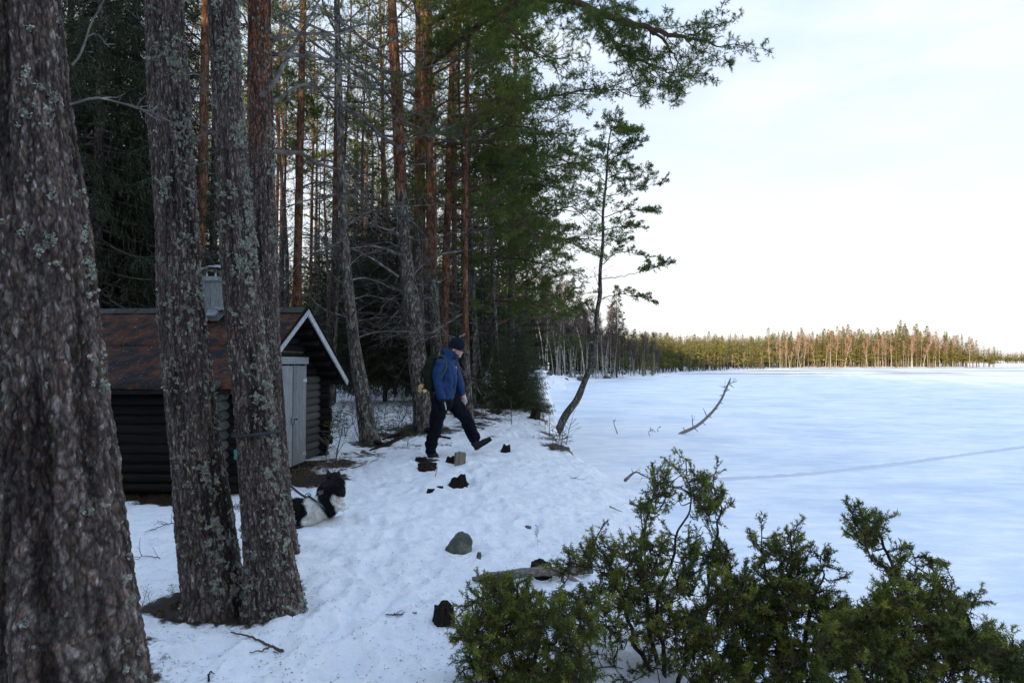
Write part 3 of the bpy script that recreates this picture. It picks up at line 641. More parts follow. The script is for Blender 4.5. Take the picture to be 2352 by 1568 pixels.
    link('upper_trunk', trunk_mesh('upper_trunk', up, ur, 16, zhi - 2, zhi + 1, base=base), root)
    for k in range(26):
        z = top * .55 + (top * .44) * (k + random.random()) / 26; c = at_height(up, z) - base
        attach(root, c, random.choice(TB['pine']), k * 2.4, random.uniform(0, .5), random.uniform(.6, 1.1) * (1.2 - k / 40))
    def stub(u, v, az, pitch, sc, kind='dead_short', i=None, name='dead_branch'):
        c = P(u, v, d) - base; me = random.choice(TB[kind]) if i is None else TB[kind][i]
        attach(root, c, me, az, pitch, sc, name)
    return root, base, stub, (hs, cen, R)
A_, aB, stA, _ = bark_trunk('pine_tree', [(165, 1760), (160, 1568), (135, 1250), (118, 900), (98, 560), (72, 200), (58, -60), (45, -260)], [370, 330, 288, 244, 222, 176, 152, 145], 2.35, 'thick brown scaly pine trunk nearest the camera, filling the left edge', 4, 16, seg=330, cell=(.030, .068), amp=.0085, lichen=(1.1, 250), lichen_side=-.05, pale=.05, seed=1, flare=(.25, .3))
stA(160, 240, .2, .1, .55); stA(165, 150, .5, .5, .5); 
B_, bB, stB, _ = bark_trunk('pine_tree', [(500, 1450), (494, 1380), (484, 1300), (468, 1150), (440, 940), (420, 740), (402, 500), (388, 250), (374, 0), (366, -200)], [150, 142, 136, 128, 116, 104, 96, 95, 92, 88], 4.42, 'grey lichen covered pine trunk leaning left, left one of the joined pair', 4, 17, seg=300, cell=(.019, .085), amp=.0075, lichen=(.60, 1200), lichen_side=-.2, seed=5, flare=(.5, .10))
stB(358, 90, 2.8, .4, .5); stB(435, 330, -.2, .0, .8); stB(440, 215, .1, .2, .7)
C_, bC, stC, TC = bark_trunk('pine_tree', [(634, 1430), (626, 1350), (618, 1270), (602, 1150), (587, 980), (566, 780), (546, 560), (530, 330), (516, 100), (508, -150)], [128, 124, 110, 99, 92, 88, 82, 76, 72, 70], 4.32, 'lichen covered pine trunk with a dark leash looped round it, right one of the pair', 4, 16, seg=280, cell=(.017, .070), amp=.007, lichen=(.52, 1700), lichen_side=-.2, seed=9, flare=(.5, .08), pale=.1)
stC(480, 180, 3.0, .1, .6); stC(480, 300, 2.8, .3, .5); stC(500, 375, 3.1, -.1, .4)
D_, bD, stD, _ = bark_trunk('pine_tree', [(640, 1300), (628, 1150), (618, 950), (612, 780), (606, 600), (600, 400), (598, 200), (596, 0), (594, -200)], [95, 84, 74, 64, 62, 60, 60, 58, 56], 5.6, 'orange brown pine trunk rising straight behind the leashed pine', 4, 17, seg=220, cell=(.020, .080), amp=.0065, lichen=(.85, 500), lichen_side=-.3, seed=13, red_from=3.1, flare=(.2, .2), pale=.15)
for (u, v, az, pi_, s) in ((570, 60, 2.9, .6, .9), (572, 190, 3.0, .2, .6), (625, 90, .2, .2, .8), (572, 320, 2.8, .2, .5), (628, 520, .1, -.1, .5), (628, 250, .4, .1, .6)): stD(u, v, az, pi_, s)
def handbranch(root, base, pts, r0, name='dead_branch', twigs=8, tl=.35, m='twig'):
    w = np.array([P(*q) for q in pts]); q = crom(w, 8 * len(w)); q = q + fbm(q[:, 0] * 9, q[:, 2] * 9, s=3, o=2)[:, None] * np.array([0, 0, .012])
    mb = MB(); mb.tube(q - base, np.linspace(r0, r0 * .25, len(q)), 7)
    for k in range(twigs):
        i = RNG.integers(len(q) // 4, len(q) - 1); t = wander(q[i] - base, nrm(nrm(q[i] - q[i - 1]) + RNG.normal(0, .7, 3)), tl * RNG.uniform(.4, 1.1), 6, .3); mb.tube(t, np.linspace(.005, .0018, 7), 3, cap=False)
    return mb.obj(name, [M[m]], root)
handbranch(D_, bD, [(612, 350, 5.6), (680, 352, 5.7), (740, 378, 5.8), (790, 400, 5.9), (812, 420, 5.95), (838, 478, 6.0)], .020, twigs=3, tl=.2)
handbranch(D_, bD, [(600, 222, 5.5), (640, 170, 5.7), (700, 60, 6.2), (770, -60, 6.8)], .028, twigs=9)
handbranch(D_, bD, [(625, 90, 5.6), (700, 78, 6), (800, 75, 6.4), (840, 30, 6.8)], .018, twigs=9)
handbranch(D_, bD, [(625, 125, 5.6), (700, 128, 6), (790, 150, 6.5), (830, 190, 6.8), (850, 240, 7)], .020, twigs=9)
handbranch(D_, bD, [(625, 235, 5.6), (680, 200, 6), (720, 185, 6.2), (745, 150, 6.5)], .018, twigs=7)
# ------------------------------------------------------------ middle-distance pines (centre lines read off the photograph)
LAKESIDE = -0.1
pT1, qT1, bT1, rT1 = pine_tree([(978, 985), (962, 850), (945, 700), (932, 600), (924, 500), (915, 300), (905, 100), (898, -60)], [46, 42, 38, 34, 30, 27, 23, 18], 'pine with grey lichened foot and orange top, right behind the backpack', red=(4.2, 6.0), top=15, crown=(6.0, None), ncrown=34, ndead=26, dead=(2.2, 7.5), dlen=(.5, 1.1), kind='pine_sparse')
for pts, r0 in (([(925, 345, 14), (880, 315, 13.6), (830, 270, 13), (770, 235, 12.5), (700, 190, 12)], .045), ([(918, 585, 14), (860, 565, 13.5), (800, 570, 13), (740, 555, 12.6)], .03), ([(915, 635, 14), (850, 590, 13.5), (780, 560, 13)], .03), ([(915, 535, 14), (870, 520, 13.5), (800, 498, 13)], .025), ([(915, 80, 14), (860, 110, 13.5), (800, 60, 13), (730, 20, 12.6)], .035), ([(912, 250, 14), (860, 180, 13.5), (800, 140, 13), (750, 90, 12.6)], .035)): handbranch(pT1, bT1, pts, r0, twigs=16, tl=.9)
pT2, qT2, bT2, _ = pine_tree([(850, 1016), (828, 880), (815, 800), (803, 690), (795, 600), (787, 450), (780, 250), (774, 0)], [38, 34, 29, 25, 21, 18, 16, 13], 'slender dark grey pine leaning left in front of the woods, right of the cabin', red=(30, 40), top=12, crown=(6.2, None), ncrown=22, ndead=34, dead=(1.8, 8), dlen=(.5, 1.1), kind='pine_sparse')
pT3, qT3, bT3, _ = pine_tree([(975, 930), (972, 700), (970, 500), (969, 250), (968, 100)], [19, 17, 15, 13, 11], 'slim straight orange pine close behind the lichened one by the backpack', red=(1.8, 3.0), d=20, top=17, crown=(8, None), ncrown=30, ndead=14, dead=(2, 8), blen=(1.4, 2.4))
pT4, qT4, bT4, _ = pine_tree([(1010, 950), (1001, 770), (992, 600), (986, 350), (981, 100), (978, -40)], [28, 24, 22, 19, 15, 11], 'gently curved reddish pine rising directly behind the hiker\'s head', red=(3.0, 4.5), d=16.5, top=14, crown=(5.6, None), ncrown=24, blen=(1.6, 3.4), bias=LAKESIDE, ndead=14, dead=(1.8, 5))
pT5, qT5, bT5, _ = pine_tree([(1018, 940), (1020, 780), (1026, 560), (1033, 330), (1040, 100), (1045, -40)], [20, 19, 17, 15, 12, 9], 'pine with flaking orange bark, second stem behind the hiker\'s hat', red=(1.4, 2.6), d=18, top=14, crown=(5.2, None), ncrown=24, blen=(1.6, 3.6), bias=LAKESIDE, ndead=10, dead=(1.6, 4.5))
pT6, qT6, bT6, _ = pine_tree([(1079, 950), (1071, 800), (1069, 650), (1070, 480), (1072, 300), (1076, 120)], [16, 14, 13, 12, 10, 7], 'thin reddish pine with a bark scar, just right of the hiker', red=(1.2, 2.5), d=14.6, top=9.5, crown=(4.2, None), ncrown=12, blen=(1.2, 2.6), bias=LAKESIDE, ndead=12, dead=(1.2, 4))
# bare scar on its stem
sc_ = MB(); pts = [P(1073 - 1.0, v, 14.6) + np.array([.028, -.052, 0]) for v in (925, 900, 875, 850, 835)]; sc_.tube(np.array(pts) - bT6, [.006, .018, .022, .016, .005], 6); sc_.obj('bark_scar', [M['white_scar']], pT6)
pT7, qT7, bT7, _ = pine_tree([(1103, 912), (1092, 800), (1084, 700), (1078, 560), (1074, 420), (1072, 200)], [23, 20, 18, 16, 14, 10], 'grey pine with lichened base standing behind the scarred thin one', red=(5.5, 8), d=19.5, top=13, crown=(4.2, None), ncrown=22, blen=(1.6, 3.6), bias=LAKESIDE, ndead=8, dead=(1.5, 4))
pT8, qT8, bT8, _ = pine_tree([(681, 930), (682, 700), (686, 500), (690, 300), (696, 50), (699, -50)], [22, 20, 19, 17, 14, 11], 'straight orange pine rising behind the cabin gable', red=(.8, 2.0), d=16, top=15, crown=(8.5, None), ncrown=28, ndead=24, dead=(2.5, 9), kind='pine_sparse')
pT11, qT11, bT11, _ = pine_tree([(462, 880), (461, 600), (466, 400), (470, 200), (472, 0)], [24, 20, 22, 20, 16], 'orange pine seen in the gap between the two big grey trunks', red=(3.2, 4.2), d=13.2, top=15, crown=(8, None), ncrown=28, ndead=22, dead=(2.2, 8), kind='pine_sparse')
pine_tree([(486, 860), (488, 640), (490, 480)], [15, 14, 13], 'thin dark pine behind the wooden chimney', red=(6, 8), d=17, top=14, crown=(7.5, None), ncrown=24, ndead=12)
pine_tree([(641, 900), (643, 700), (646, 500), (650, 320)], [8, 8, 7, 6], 'very thin orange pine beside the leashed trunk, above the roof', red=(1.5, 2.5), d=27, top=17, crown=(9, None), ncrown=22, ndead=10)
pine_tree([(633, 900), (634, 700), (636, 500), (640, 320)], [8, 8, 7, 6], 'thin orange pine touching the edge of the straight brown trunk', red=(1.5, 2.5), d=29, top=17, crown=(9, None), ncrown=22, ndead=10)
pine_tree([(712, 915), (713, 700), (717, 450), (720, 250)], [8, 7, 6, 5], 'thin pale pine just right of the gable peak', red=(2.5, 5), d=24, top=14, crown=(7.5, None), ncrown=20, ndead=14)
pine_tree([(1045, 930), (1044, 800), (1042, 560)], [12, 11, 9], 'short slim pine partly hidden between two reddish stems', red=(2, 4), d=22, top=13, crown=(5, None), ncrown=16, blen=(1.4, 2.8), bias=LAKESIDE, ndead=6)
pine_tree([(1145, 925), (1140, 800), (1132, 640), (1128, 480)], [13, 12, 10, 8], 'dark shoreline pine with dense low branches over the ice', red=(9, 12), d=21.5, top=11.5, crown=(2.6, None), ncrown=32, blen=(1.2, 3.2), bias=LAKESIDE, ndead=2)
pine_tree([(1180, 915), (1176, 800), (1172, 660)], [12, 11, 9], 'dark shoreline pine farther along the bank, behind the green thicket', red=(9, 12), d=26, top=10.5, crown=(2.0, None), ncrown=32, blen=(1.2, 3.2), ndead=2)
# long limbs reaching out over the ice
def limbs(root, base, lst):
    for pts, r0, size, step in lst:
        far_ = pts[-1][2] > 12.5; limb(root, base, [P(*q) for q in pts], r0, step * (.8 if far_ else 1.15), (size[0] * .75, size[1] * .62) if far_ else size, 'pine' if far_ else 'pine_big', start=.1)
limbs(pT5, bT5, [
    ([(1040, 268, 17.6), (1100, 262, 16.5), (1170, 240, 15.5), (1250, 225, 14.5), (1340, 208, 13.5), (1432, 205, 13)], .055, (.4, .75), .22),
    ([(1034, 330, 18), (1120, 330, 17), (1210, 345, 16), (1290, 365, 15.5)], .045, (.5, .9), .25),
    ([(1032, 470, 18), (1120, 470, 17), (1200, 490, 16), (1290, 480, 15.5), (1335, 470, 15)], .045, (.5, .9), .25),
    ([(1030, 400, 18), (1120, 380, 17.4), (1220, 385, 17), (1325, 375, 16.6)], .04, (.5, .9), .25)])
limbs(pT4, bT4, [
    ([(984, 150, 16.5), (1060, 90, 14.5), (1160, 20, 12), (1280, 0, 10), (1400, 40, 8.6), (1490, 66, 8), (1560, 84, 7.8), (1615, 92, 7.7), (1660, 108, 7.6)], .075, (.34, .62), .15),
    ([(1340, 10, 9.2), (1390, 70, 8.8), (1440, 125, 8.5), (1500, 150, 8.4), (1560, 180, 8.3)], .035, (.3, .55), .12),
    ([(1480, 60, 8.1), (1540, 110, 8), (1560, 165, 7.9)], .02, (.25, .45), .12),
    ([(1580, 84, 7.8), (1640, 60, 7.8), (1670, 52, 7.8)], .012, (.16, .25), .14),
    ([(1150, 24, 12.2), (1190, 90, 11.6), (1240, 130, 11.2), (1290, 150, 11)], .03, (.4, .7), .2),
    ([(985, 60, 16.5), (1060, 10, 14), (1150, -30, 12), (1260, -60, 10.5), (1360, -40, 9.5), (1420, 5, 9)], .05, (.4, .8), .2)])
limbs(pT7, bT7, [
    ([(1076, 520, 19), (1160, 530, 17.5), (1250, 548, 16.2), (1330, 548, 15.2), (1368, 552, 14.8)], .04, (.4, .8), .22),
    ([(1078, 600, 19), (1150, 590, 18), (1220, 600, 17), (1280, 622, 16)], .04, (.4, .8), .24),
    ([(1074, 430, 19), (1160, 420, 18), (1240, 425, 17), (1320, 440, 16)], .04, (.4, .8), .24),
    ([(1090, 700, 19), (1150, 690, 18.5), (1230, 700, 18), (1270, 715, 17.6)], .03, (.4, .8), .26)])
limbs(pT6, bT6, [
    ([(1072, 360, 14.6), (1130, 300, 14), (1200, 290, 13.4), (1260, 310, 13)], .03, (.4, .7), .22),
    ([(1070, 500, 14.6), (1130, 480, 14), (1200, 510, 13.6), (1240, 560, 13.2)], .03, (.4, .7), .22)])
# ------------------------------------------------------------ the leaning pine on the shore
LP = [(1268, 1012), (1300, 955), (1335, 897), (1358, 832), (1367, 778), (1374, 708), (1379, 640), (1384, 540), (1390, 430), (1400, 320), (1405, 272)]
b0 = hit(1270, 1006, True); dL = b0[1]
pL = np.array([P(u, v, dL) for u, v in LP]); rL = np.array([20, 17, 15, 12.5, 11, 10, 8.5, 7, 5.5, 3.5, 1.5]) / 2 * dL / F
base = pL[0].copy(); rootL = empty('pine_tree', base, 'tall thin pine with a curved black foot leaning out over the ice', 'pine tree')
q = crom(pL, 70); rr = np.interp(np.linspace(0, len(pL) - 1, 70), range(len(pL)), rL); q[:, 0] += .02 * np.sin(np.arange(70) * .7)
q = np.vstack([q[0] + (q[0] - q[2]) * 1.2, q]); rr = np.concatenate([[rr[0] * 1.1], rr])
link('trunk', trunk_mesh('trunk', q, rr, 14, 30, 40, base=base), rootL)
LB = [((1378, 640), (1440, 632), (1536, 606)), ((1374, 690), (1420, 676), (1482, 684)), ((1386, 500), (1440, 482), (1498, 486)), ((1384, 530), (1430, 520), (1458, 520)), ((1390, 452), (1440, 440), (1512, 420)), ((1392, 412), (1440, 395), (1490, 398)),
      ((1396, 372), (1430, 350), (1462, 340)), ((1400, 330), (1430, 318), (1454, 304)), ((1402, 300), (1420, 292), (1440, 300)), ((1400, 345), (1380, 335), (1356, 335)), ((1396, 385), (1375, 362), (1352, 372)), ((1392, 420), (1370, 400), (1345, 392)), ((1388, 470), (1362, 450), (1340, 440)),
      ((1386, 500), (1355, 480), (1330, 492)), ((1380, 590), (1350, 580), (1330, 570)), ((1376, 672), (1350, 672), (1322, 684)), ((1398, 360), (1410, 345), (1436, 370)), ((1384, 560), (1410, 548), (1442, 555)), ((1390, 440), (1405, 425), (1440, 412)), ((1380, 610), (1420, 580), (1480, 588)), ((1403, 290), (1396, 280), (1385, 290)), ((1404, 280), (1412, 275), (1418, 278))]
for k, bb in enumerate(LB):
    ds = [0, random.uniform(-.5, .5), random.uniform(-1.2, 1.2)]; bare = k in (0, 1, 15, 14)
    limb(rootL, base, [P(u, v, dL + dd) for (u, v), dd in zip(bb, ds)], .016, .19, (.20, .34) if k > 8 else (.28, .50), 'pine_lean', start=.42 if bare else .16, droop=.08, pj=.16)
for k in range(8):
    v = random.uniform(285, 420); c = at_height(q, P(1380, v, dL)[2]) - base; attach(rootL, c, random.choice(TB['pine_lean']), random.uniform(0, 6.3), random.uniform(0, .6), random.uniform(.4, .8) * (.5 + .5 * (v - 280) / 240))
for k in range(26):
    v = random.uniform(520, 830); c = at_height(q, P(1380, v, dL)[2]) - base; attach(rootL, c, random.choice(TB['dead_short']), random.choice([0, 3.1]) + random.gauss(0, .8), random.uniform(-.3, .4), random.uniform(.5, 1.1), 'dead_branch')
# ------------------------------------------------------------ spruces
def spruce_tree(x, y, h, label, group, low=.4, rad=1.8, n=90, kind='spruce', cat='spruce tree', tr=None, name='spruce_tree', step=1.0):
    g = gz(x, y); root = empty(name, (x, y, g), label, cat, group); tr = tr or .011 * h + .02
    pts = np.array([[x, y, g - .2], [x, y, g + .3], [x + RNG.normal(0, .03), y, g + h * .5], [x, y, g + h]]); q = crom(pts, 16)
    link('trunk', trunk_mesh('trunk', q, np.linspace(tr, .008, 16), 8, 99, 100, base=np.array([x, y, g])), root)
    L0 = 1.8 if kind == 'spruce' else 1.2
    for k in range(n):
        f = (k + random.random()) / n; z = low + (h - low) * f ** 1.1; l = rad * (1 - f) ** .75 * random.uniform(.75, 1.1) + .12
        attach(root, (0, 0, z), random.choice(TB[kind]), k * 2.4 + random.uniform(-.4, .4), -.18 + .75 * f ** 2 + random.uniform(-.1, .1), l / L0, roll=0)
    return root
for i, (u, d, h, lo, rad, n, lab) in enumerate([
    (215, 12.5, 15, .6, 2.6, 300, 'black-green spruce rising beside the nearest trunk, left of the others'), (300, 14.0, 16, .5, 2.6, 299, 'tall dark spruce filling the gap left of the leaning grey pine'),
    (400, 17.0, 15, 1.0, 2.2, 160, 'dark spruce standing behind the leaning grey pine trunk'), (255, 18.5, 17, 1.0, 2.8, 200, 'dark spruce behind the cabin roof, deeper in the wood'), (150, 15, 16, 1, 2.6, 200, 'spruce hidden mostly behind the nearest trunk'),
    (885, 19.5, 6.0, .9, 2.0, 200, 'broad dark spruce in the middle of the wood, left of the backpack'), (845, 24, 6.5, .9, 1.8, 130, 'dark spruce just right of the slender leaning pine'), (935, 23, 7.5, .9, 1.9, 140, 'dark spruce behind the lichened pine foot'),
    (1040, 19, 3.2, .5, 1.1, 90, 'young spruce behind the hiker\'s hat'), (1110, 22, 4.0, .4, 1.2, 90, 'young spruce under the shoreline pines')]):
    p = P(u, 833, d); spruce_tree(p[0], d, h, lab, 'dark spruces in the wood', lo, rad, n)
for i, (u, d, h, rad, n, lab) in enumerate([(1185, 18.8, 2.7, .85, 150, 'green young spruce, tallest of the thicket at the shore'), (1150, 18.0, 1.9, .75, 120, 'bushy juniper on the left of the shore thicket'), (1212, 18.0, 1.7, .65, 110, 'bushy green juniper at the right edge of the shore thicket, over the ice'), (1205, 19.6, 2.9, .8, 110, 'narrow young spruce at the back of the shore thicket')]):
    p = P(u, 833, d); spruce_tree(p[0], d, h, lab, None, .1, rad, n, kind='bushy', cat='juniper' if 'juniper' in lab else 'spruce tree', name='juniper_bush' if 'juniper' in lab else 'spruce_tree', tr=.02)
# ------------------------------------------------------------ the wood behind: shared trees, each its own object
def instanced_tree(kind, i):
    """whole-tree crown joined from branch shapes, for trees 18 m and more away"""
    mb = MB()
    src = []
    if kind == 'pine': gens = [pine_branch(2.4, 7, .13, 6, .35, .016, m=(0, 1)) for _ in range(3)]; h = 15; z0 = 7.0; n = 34
    elif kind == 'bare': gens = [dead_branch(1.7, 8) for _ in range(4)]; h = 12; z0 = 1.8; n = 46
    else: gens = None; h = 12; z0 = .7; n = 110
    if kind == 'spruce':
        gens = []
        for _ in range(3):
            b = MB(); b.tube([[0, 0, 0], [.9, 0, -.25], [1.8, 0, -.3]], [.018, .012, .004], 3, 0, cap=False)
            for k in range(44):
                x = RNG.uniform(.1, 1.75); p = np.array([x, 0, -.27 * min(1, x)]); tuft(b, p + np.array([RNG.normal(0, .05), RNG.normal(0, .30 * (1.1 - x / 1.8)), -abs(RNG.normal(0, .10))]), (.6, RNG.normal(0, .6), -.7), .19, 5, .035, 1)
            gens.append(b)
    arrs = [g.arrays() for g in gens]
    for k in range(n):
        V, T, Q, mi, C = arrs[k % len(arrs)]; f = (k + random.random()) / n; z = z0 + (h - z0) * f
        s = {'pine': (1.0 - .65 * f ** 2) * random.uniform(.7, 1.1), 'spruce': ((1 - f) ** .8 + .08) * random.uniform(.8, 1.1), 'bare': random.uniform(.5, 1) * (1 - .5 * f)}[kind]
        R = np.array(Matrix.Rotation(k * 2.4, 3, 'Z') @ Matrix.Rotation(-random.uniform(-.1, .4) - (f * .5 if kind != 'spruce' else .5 * f * f - .1), 3, 'Y')); W = (V * s) @ R.T + np.array([0, 0, z])
        nt_ = 0 if T is None else len(T)
        mb.V.append(W); 
        if nt_: mb.T.append(T + mb.n); mb.tm.append(mi[:nt_])
        if Q is not None: mb.Q.append(Q + mb.n); mb.qm.append(mi[nt_:])
        mb.C.append(C); mb.n += len(W)
    crown = mb.mesh(kind + '_crown', [M['twig'], M['spruce'] if kind == 'spruce' else M['needle']], False)
    q = crom([[0, 0, -.4], [.02, .03, h * .3], [RNG.normal(0, .12), RNG.normal(0, .12), h * .65], [0, 0, h]], 16)
    tr = trunk_mesh('trunk', q, np.linspace(.13 if kind != 'bare' else .075, .015, 16), 8, *((3.0, 6) if kind == 'pine' else (3, 9) if kind == 'bare' else (98, 99)))
    return tr, crown
FT = {k: [instanced_tree(k, i) for i in range(2)] for k in ('pine', 'bare', 'spruce')}
print('forest templates', time.time() - T0, [len(a[1].polygons) for v in FT.values() for a in v])
cnt = 0; placed = []
LABF = {'pine': ('tall straight pine with bare stem in the dense wood behind the cabin', 'pines of the wood'), 'bare': ('thin young pine with dead grey twigs in the dense wood', 'thin leafless stems of the wood'), 'spruce': ('dark spruce deep in the dense wood', 'spruces of the wood')}
tries = 0
NK = {'pine': 'bare stemmed pine', 'bare': 'thin dead twigged pine', 'spruce': 'dark spruce'}
def woodp(u):
    for lim, t in ((0, 'left of the picture'), (230, 'behind the nearest trunk'), (340, 'right of the nearest trunk'), (440, 'behind the leaning grey pine'), (500, 'by the chimney'), (640, 'behind the leashed pine'), (720, 'over the cabin gable'), (790, 'just right of the gable'), (860, 'behind the slender leaning pine'), (930, 'left of the backpack'), (1000, 'behind the backpack'), (1060, 'behind the hiker'), (1120, 'ahead of the hiker')):
        if u < lim: return t
    return 'behind the shore thicket'
while cnt < 285 and tries < 6000:
    tries += 1
    d = 17 + 75 * random.random() ** 1.35; u = random.uniform(-250, 1235); x = (u - 1176) / F * d
    if x > shore(d) - .8: continue
    if d < 24 and not (630 < u < 1130): continue
    if any((x - a) ** 2 + (d - b) ** 2 < (1.0 + d * .012) ** 2 for a, b in placed): continue
    placed.append((x, d)); r_ = random.random(); kind = 'pine' if r_ < .30 else 'bare' if r_ < .50 else 'spruce'
    if kind == 'spruce' and d < 26: kind = 'bare'
    tr, cr_ = random.choice(FT[kind]); s = random.uniform(.85, 1.3) * (1 if kind != 'spruce' else random.choice([.35, .7, 1.05, 1.25]))
    root = empty({'pine': 'pine_tree', 'bare': 'thin_pine', 'spruce': 'spruce_tree'}[kind], (x, d, gz(x, d) - .03), f"{'short' if s < .8 else 'tall' if s < 1.1 else 'very tall'} {NK[kind]} {'near' if d < 32 else 'midway' if d < 55 else 'far'} in the wood, {woodp(u)}", 'spruce tree' if kind == 'spruce' else 'pine tree', LABF[kind][1])
    root.rotation_euler = (random.gauss(0, .015), random.gauss(0, .015), random.uniform(0, 6.3)); root.scale = (s, s, s * random.uniform(.9, 1.15))
    link('trunk', tr, root); link('crown', cr_, root); cnt += 1
print('forest', cnt, time.time() - T0)
def topv(u): return np.interp(u, [1240, 1300, 1450, 1550, 1700, 1850, 2000, 2080, 2160, 2240, 2290, 2310, 2400, 2600], [700, 730, 752, 764, 765, 760, 753, 746, 756, 772, 790, 808, 796, 800])
def cone_wood(name, boxes, n, hr=(13, 19), tri=70, mats=None, spread=1.9, clampv=False):
    """far wood that reads as one mass"""
    Vs, Ts, mi = [], [], []; c = 0
    for (x0, x1, y0, y1, frac) in boxes:
        k = int(n * frac); X = RNG.uniform(x0, x1, k); Y = RNG.uniform(y0, y1, k); ok = X < shore(Y) - 2; X, Y = X[ok], Y[ok]; k = len(X)
        if not k: continue
        G = hbase(X, Y, False); H = RNG.uniform(hr[0], hr[1], k)
        if clampv: H = np.minimum(H, np.maximum(3.5, ((833 - topv(1176 + X / Y * F)) / F * Y + 1.9) * RNG.uniform(.74, 1.0, k)))
        f = RNG.random((k, tri)) ** 1.2; a = RNG.uniform(0, 2 * math.pi, (k, tri)); rad = (1 - f) * spread * RNG.uniform(.3, 1, (k, tri)) + .1
        p = np.stack([X[:, None] + rad * np.cos(a), Y[:, None] + rad * np.sin(a), G[:, None] + H[:, None] * (.2 + .8 * f)], -1).reshape(-1, 3)
        w = (.14 + (1 - f.ravel()) * .95)[:, None]; d1 = RNG.normal(0, 1, p.shape) * w * np.array([1, 1, .5]); d2 = RNG.normal(0, 1, p.shape) * w * np.array([1, 1, .5])
        V = np.stack([p, p + d1, p + d2], 1).reshape(-1, 3); T = np.arange(len(V)).reshape(-1, 3)
        Vs.append(V); Ts.append(T + c); mi.append(np.zeros(len(T))); c += len(V)
        S = np.stack([np.stack([X - .13, Y, G], 1), np.stack([X + .13, Y, G], 1), np.stack([X, Y, G + H], 1)], 1).reshape(-1, 3); S2 = np.stack([np.stack([X, Y - .13, G], 1), np.stack([X, Y + .13, G], 1), np.stack([X, Y, G + H], 1)], 1).reshape(-1, 3)
        S = np.concatenate([S, S2]); T = np.arange(len(S)).reshape(-1, 3); Vs.append(S); Ts.append(T + c); mi.append(np.ones(len(T))); c += len(S)
    o = link(name, mesh(name, np.concatenate(Vs), np.concatenate(Ts), None, mats or [M['spruce'], M['twig']], np.concatenate(mi).astype(int), False)); o['kind'] = 'stuff'; return o
o = cone_wood('distant_wood', [(-70, 3, 88, 150, .22), (-170, -60, -60, 150, .28), (-75, -3, -190, -12, .58)], 3900, (15, 21)); tag(o, 'dense dark wood stretching behind the cabin and along the shore', 'wood')
# ------------------------------------------------------------ far shore
def far_pine(h, seedy, slim=.19, dens=760, base=.30, leaf=.36, mixed=0):
    mb = MB(); q = crom([[0, 0, -.3], [.05, 0, h * .5], [0, 0, h]], 8); mb.tube(q, np.linspace(.012 * h, .02, 8), 5, 0, cap=False)
    n = dens; f = RNG.random(n) ** 1.1; z = h * (base + (1 - base) * f); lay = np.sin(z * 5.5 + RNG.normal(0, .4, n)) * .5 + .5; rad = h * slim * (1 - f * .93) ** .8 * RNG.uniform(.2, 1, n) ** .6 * (.55 + .45 * lay); a = RNG.uniform(0, 6.28, n)
    p = np.stack([rad * np.cos(a), rad * np.sin(a), z], 1); e = np.stack([np.cos(a), np.sin(a), -.15 + 0 * a], 1) * leaf * RNG.uniform(.6, 1.4, (n, 1)); s = RNG.normal(0, 1, (n, 3)) * leaf * np.array([.5, .5, .3])
    V = np.stack([p - e * .3 - s * .5, p - e * .3 + s * .5, p + e], 1).reshape(-1, 3); mb.add(V, np.arange(3 * n).reshape(-1, 3), None, 1)
    return mb
def far_birch(h, lean=0.0, dens=650):
    mb = MB(); q = crom([[0, 0, -.3], [lean * .15 * h, 0, h * .4], [lean * .4 * h, RNG.normal(0, .2), h * .75], [lean * .55 * h, 0, h]], 10); mb.tube(q, np.linspace(.0068 * h, .015, 10), 6, 0, cap=False)
    Ls = []
    for k in range(22):
        i = RNG.uniform(3, 9.5); p = np.array([np.interp(i, range(10), q[:, c]) for c in range(3)]); b = wander(p, (RNG.normal(), RNG.normal(), 1.9), h * .16 * (1.2 - i / 14), 4, .2); mb.tube(b, np.linspace(.03, .01, 5), 3, 2, cap=False); Ls.append(b)
    for k in range(dens):
        b = Ls[RNG.integers(len(Ls))]; p = b[RNG.integers(1, 5)]; d = nrm(RNG.normal(0, 1, 3) + np.array([0, 0, .5])) * RNG.uniform(.4, 1.3); s = nrm(np.cross(d, RNG.normal(0, 1, 3))) * .026
        mb.add([p - s, p + s, p + d], [[0, 1, 2]], None, 2)
    return mb
FP = [far_pine(15, 0).mesh('far_pine', [M['bark'], M['far_needle']], False) for _ in range(4)]
FBD = [far_birch(13, l).mesh('thicket_birch', [M['birch'], M['twig'], M['dbtwig']], False) for l in (0, .2, -.3)]
FS = [far_pine(15, 0, .13, 800, .06, .34).mesh('far_spruce', [M['bark'], M['far_needle']], False) for _ in range(3)]
FB = [far_birch(13, l).mesh('far_birch', [M['birch'], M['twig'], M['btwig']], False) for l in (0, .15, -.3, .45, .05)]
def put(me, x, y, s, name, label, cat, group, sink=0):
    o = link(name, me, None, (x, y, gz(x, y) - sink), (random.gauss(0, .02), random.gauss(0, .02), random.uniform(-.6, .6) if 'birch' in name else random.uniform(0, 6.3)), (s * random.uniform(.9, 1.1), s, s * random.uniform(.92, 1.1)))
    tag(o, label, cat, group); return o
def szw(h, a, b): return 'low' if h < a else 'middling' if h < b else 'tall'
def rowp(dy): return 'ice edge' if dy < 4 else 'front rows' if dy < 14 else 'middle rows' if dy < 35 else 'back rows'
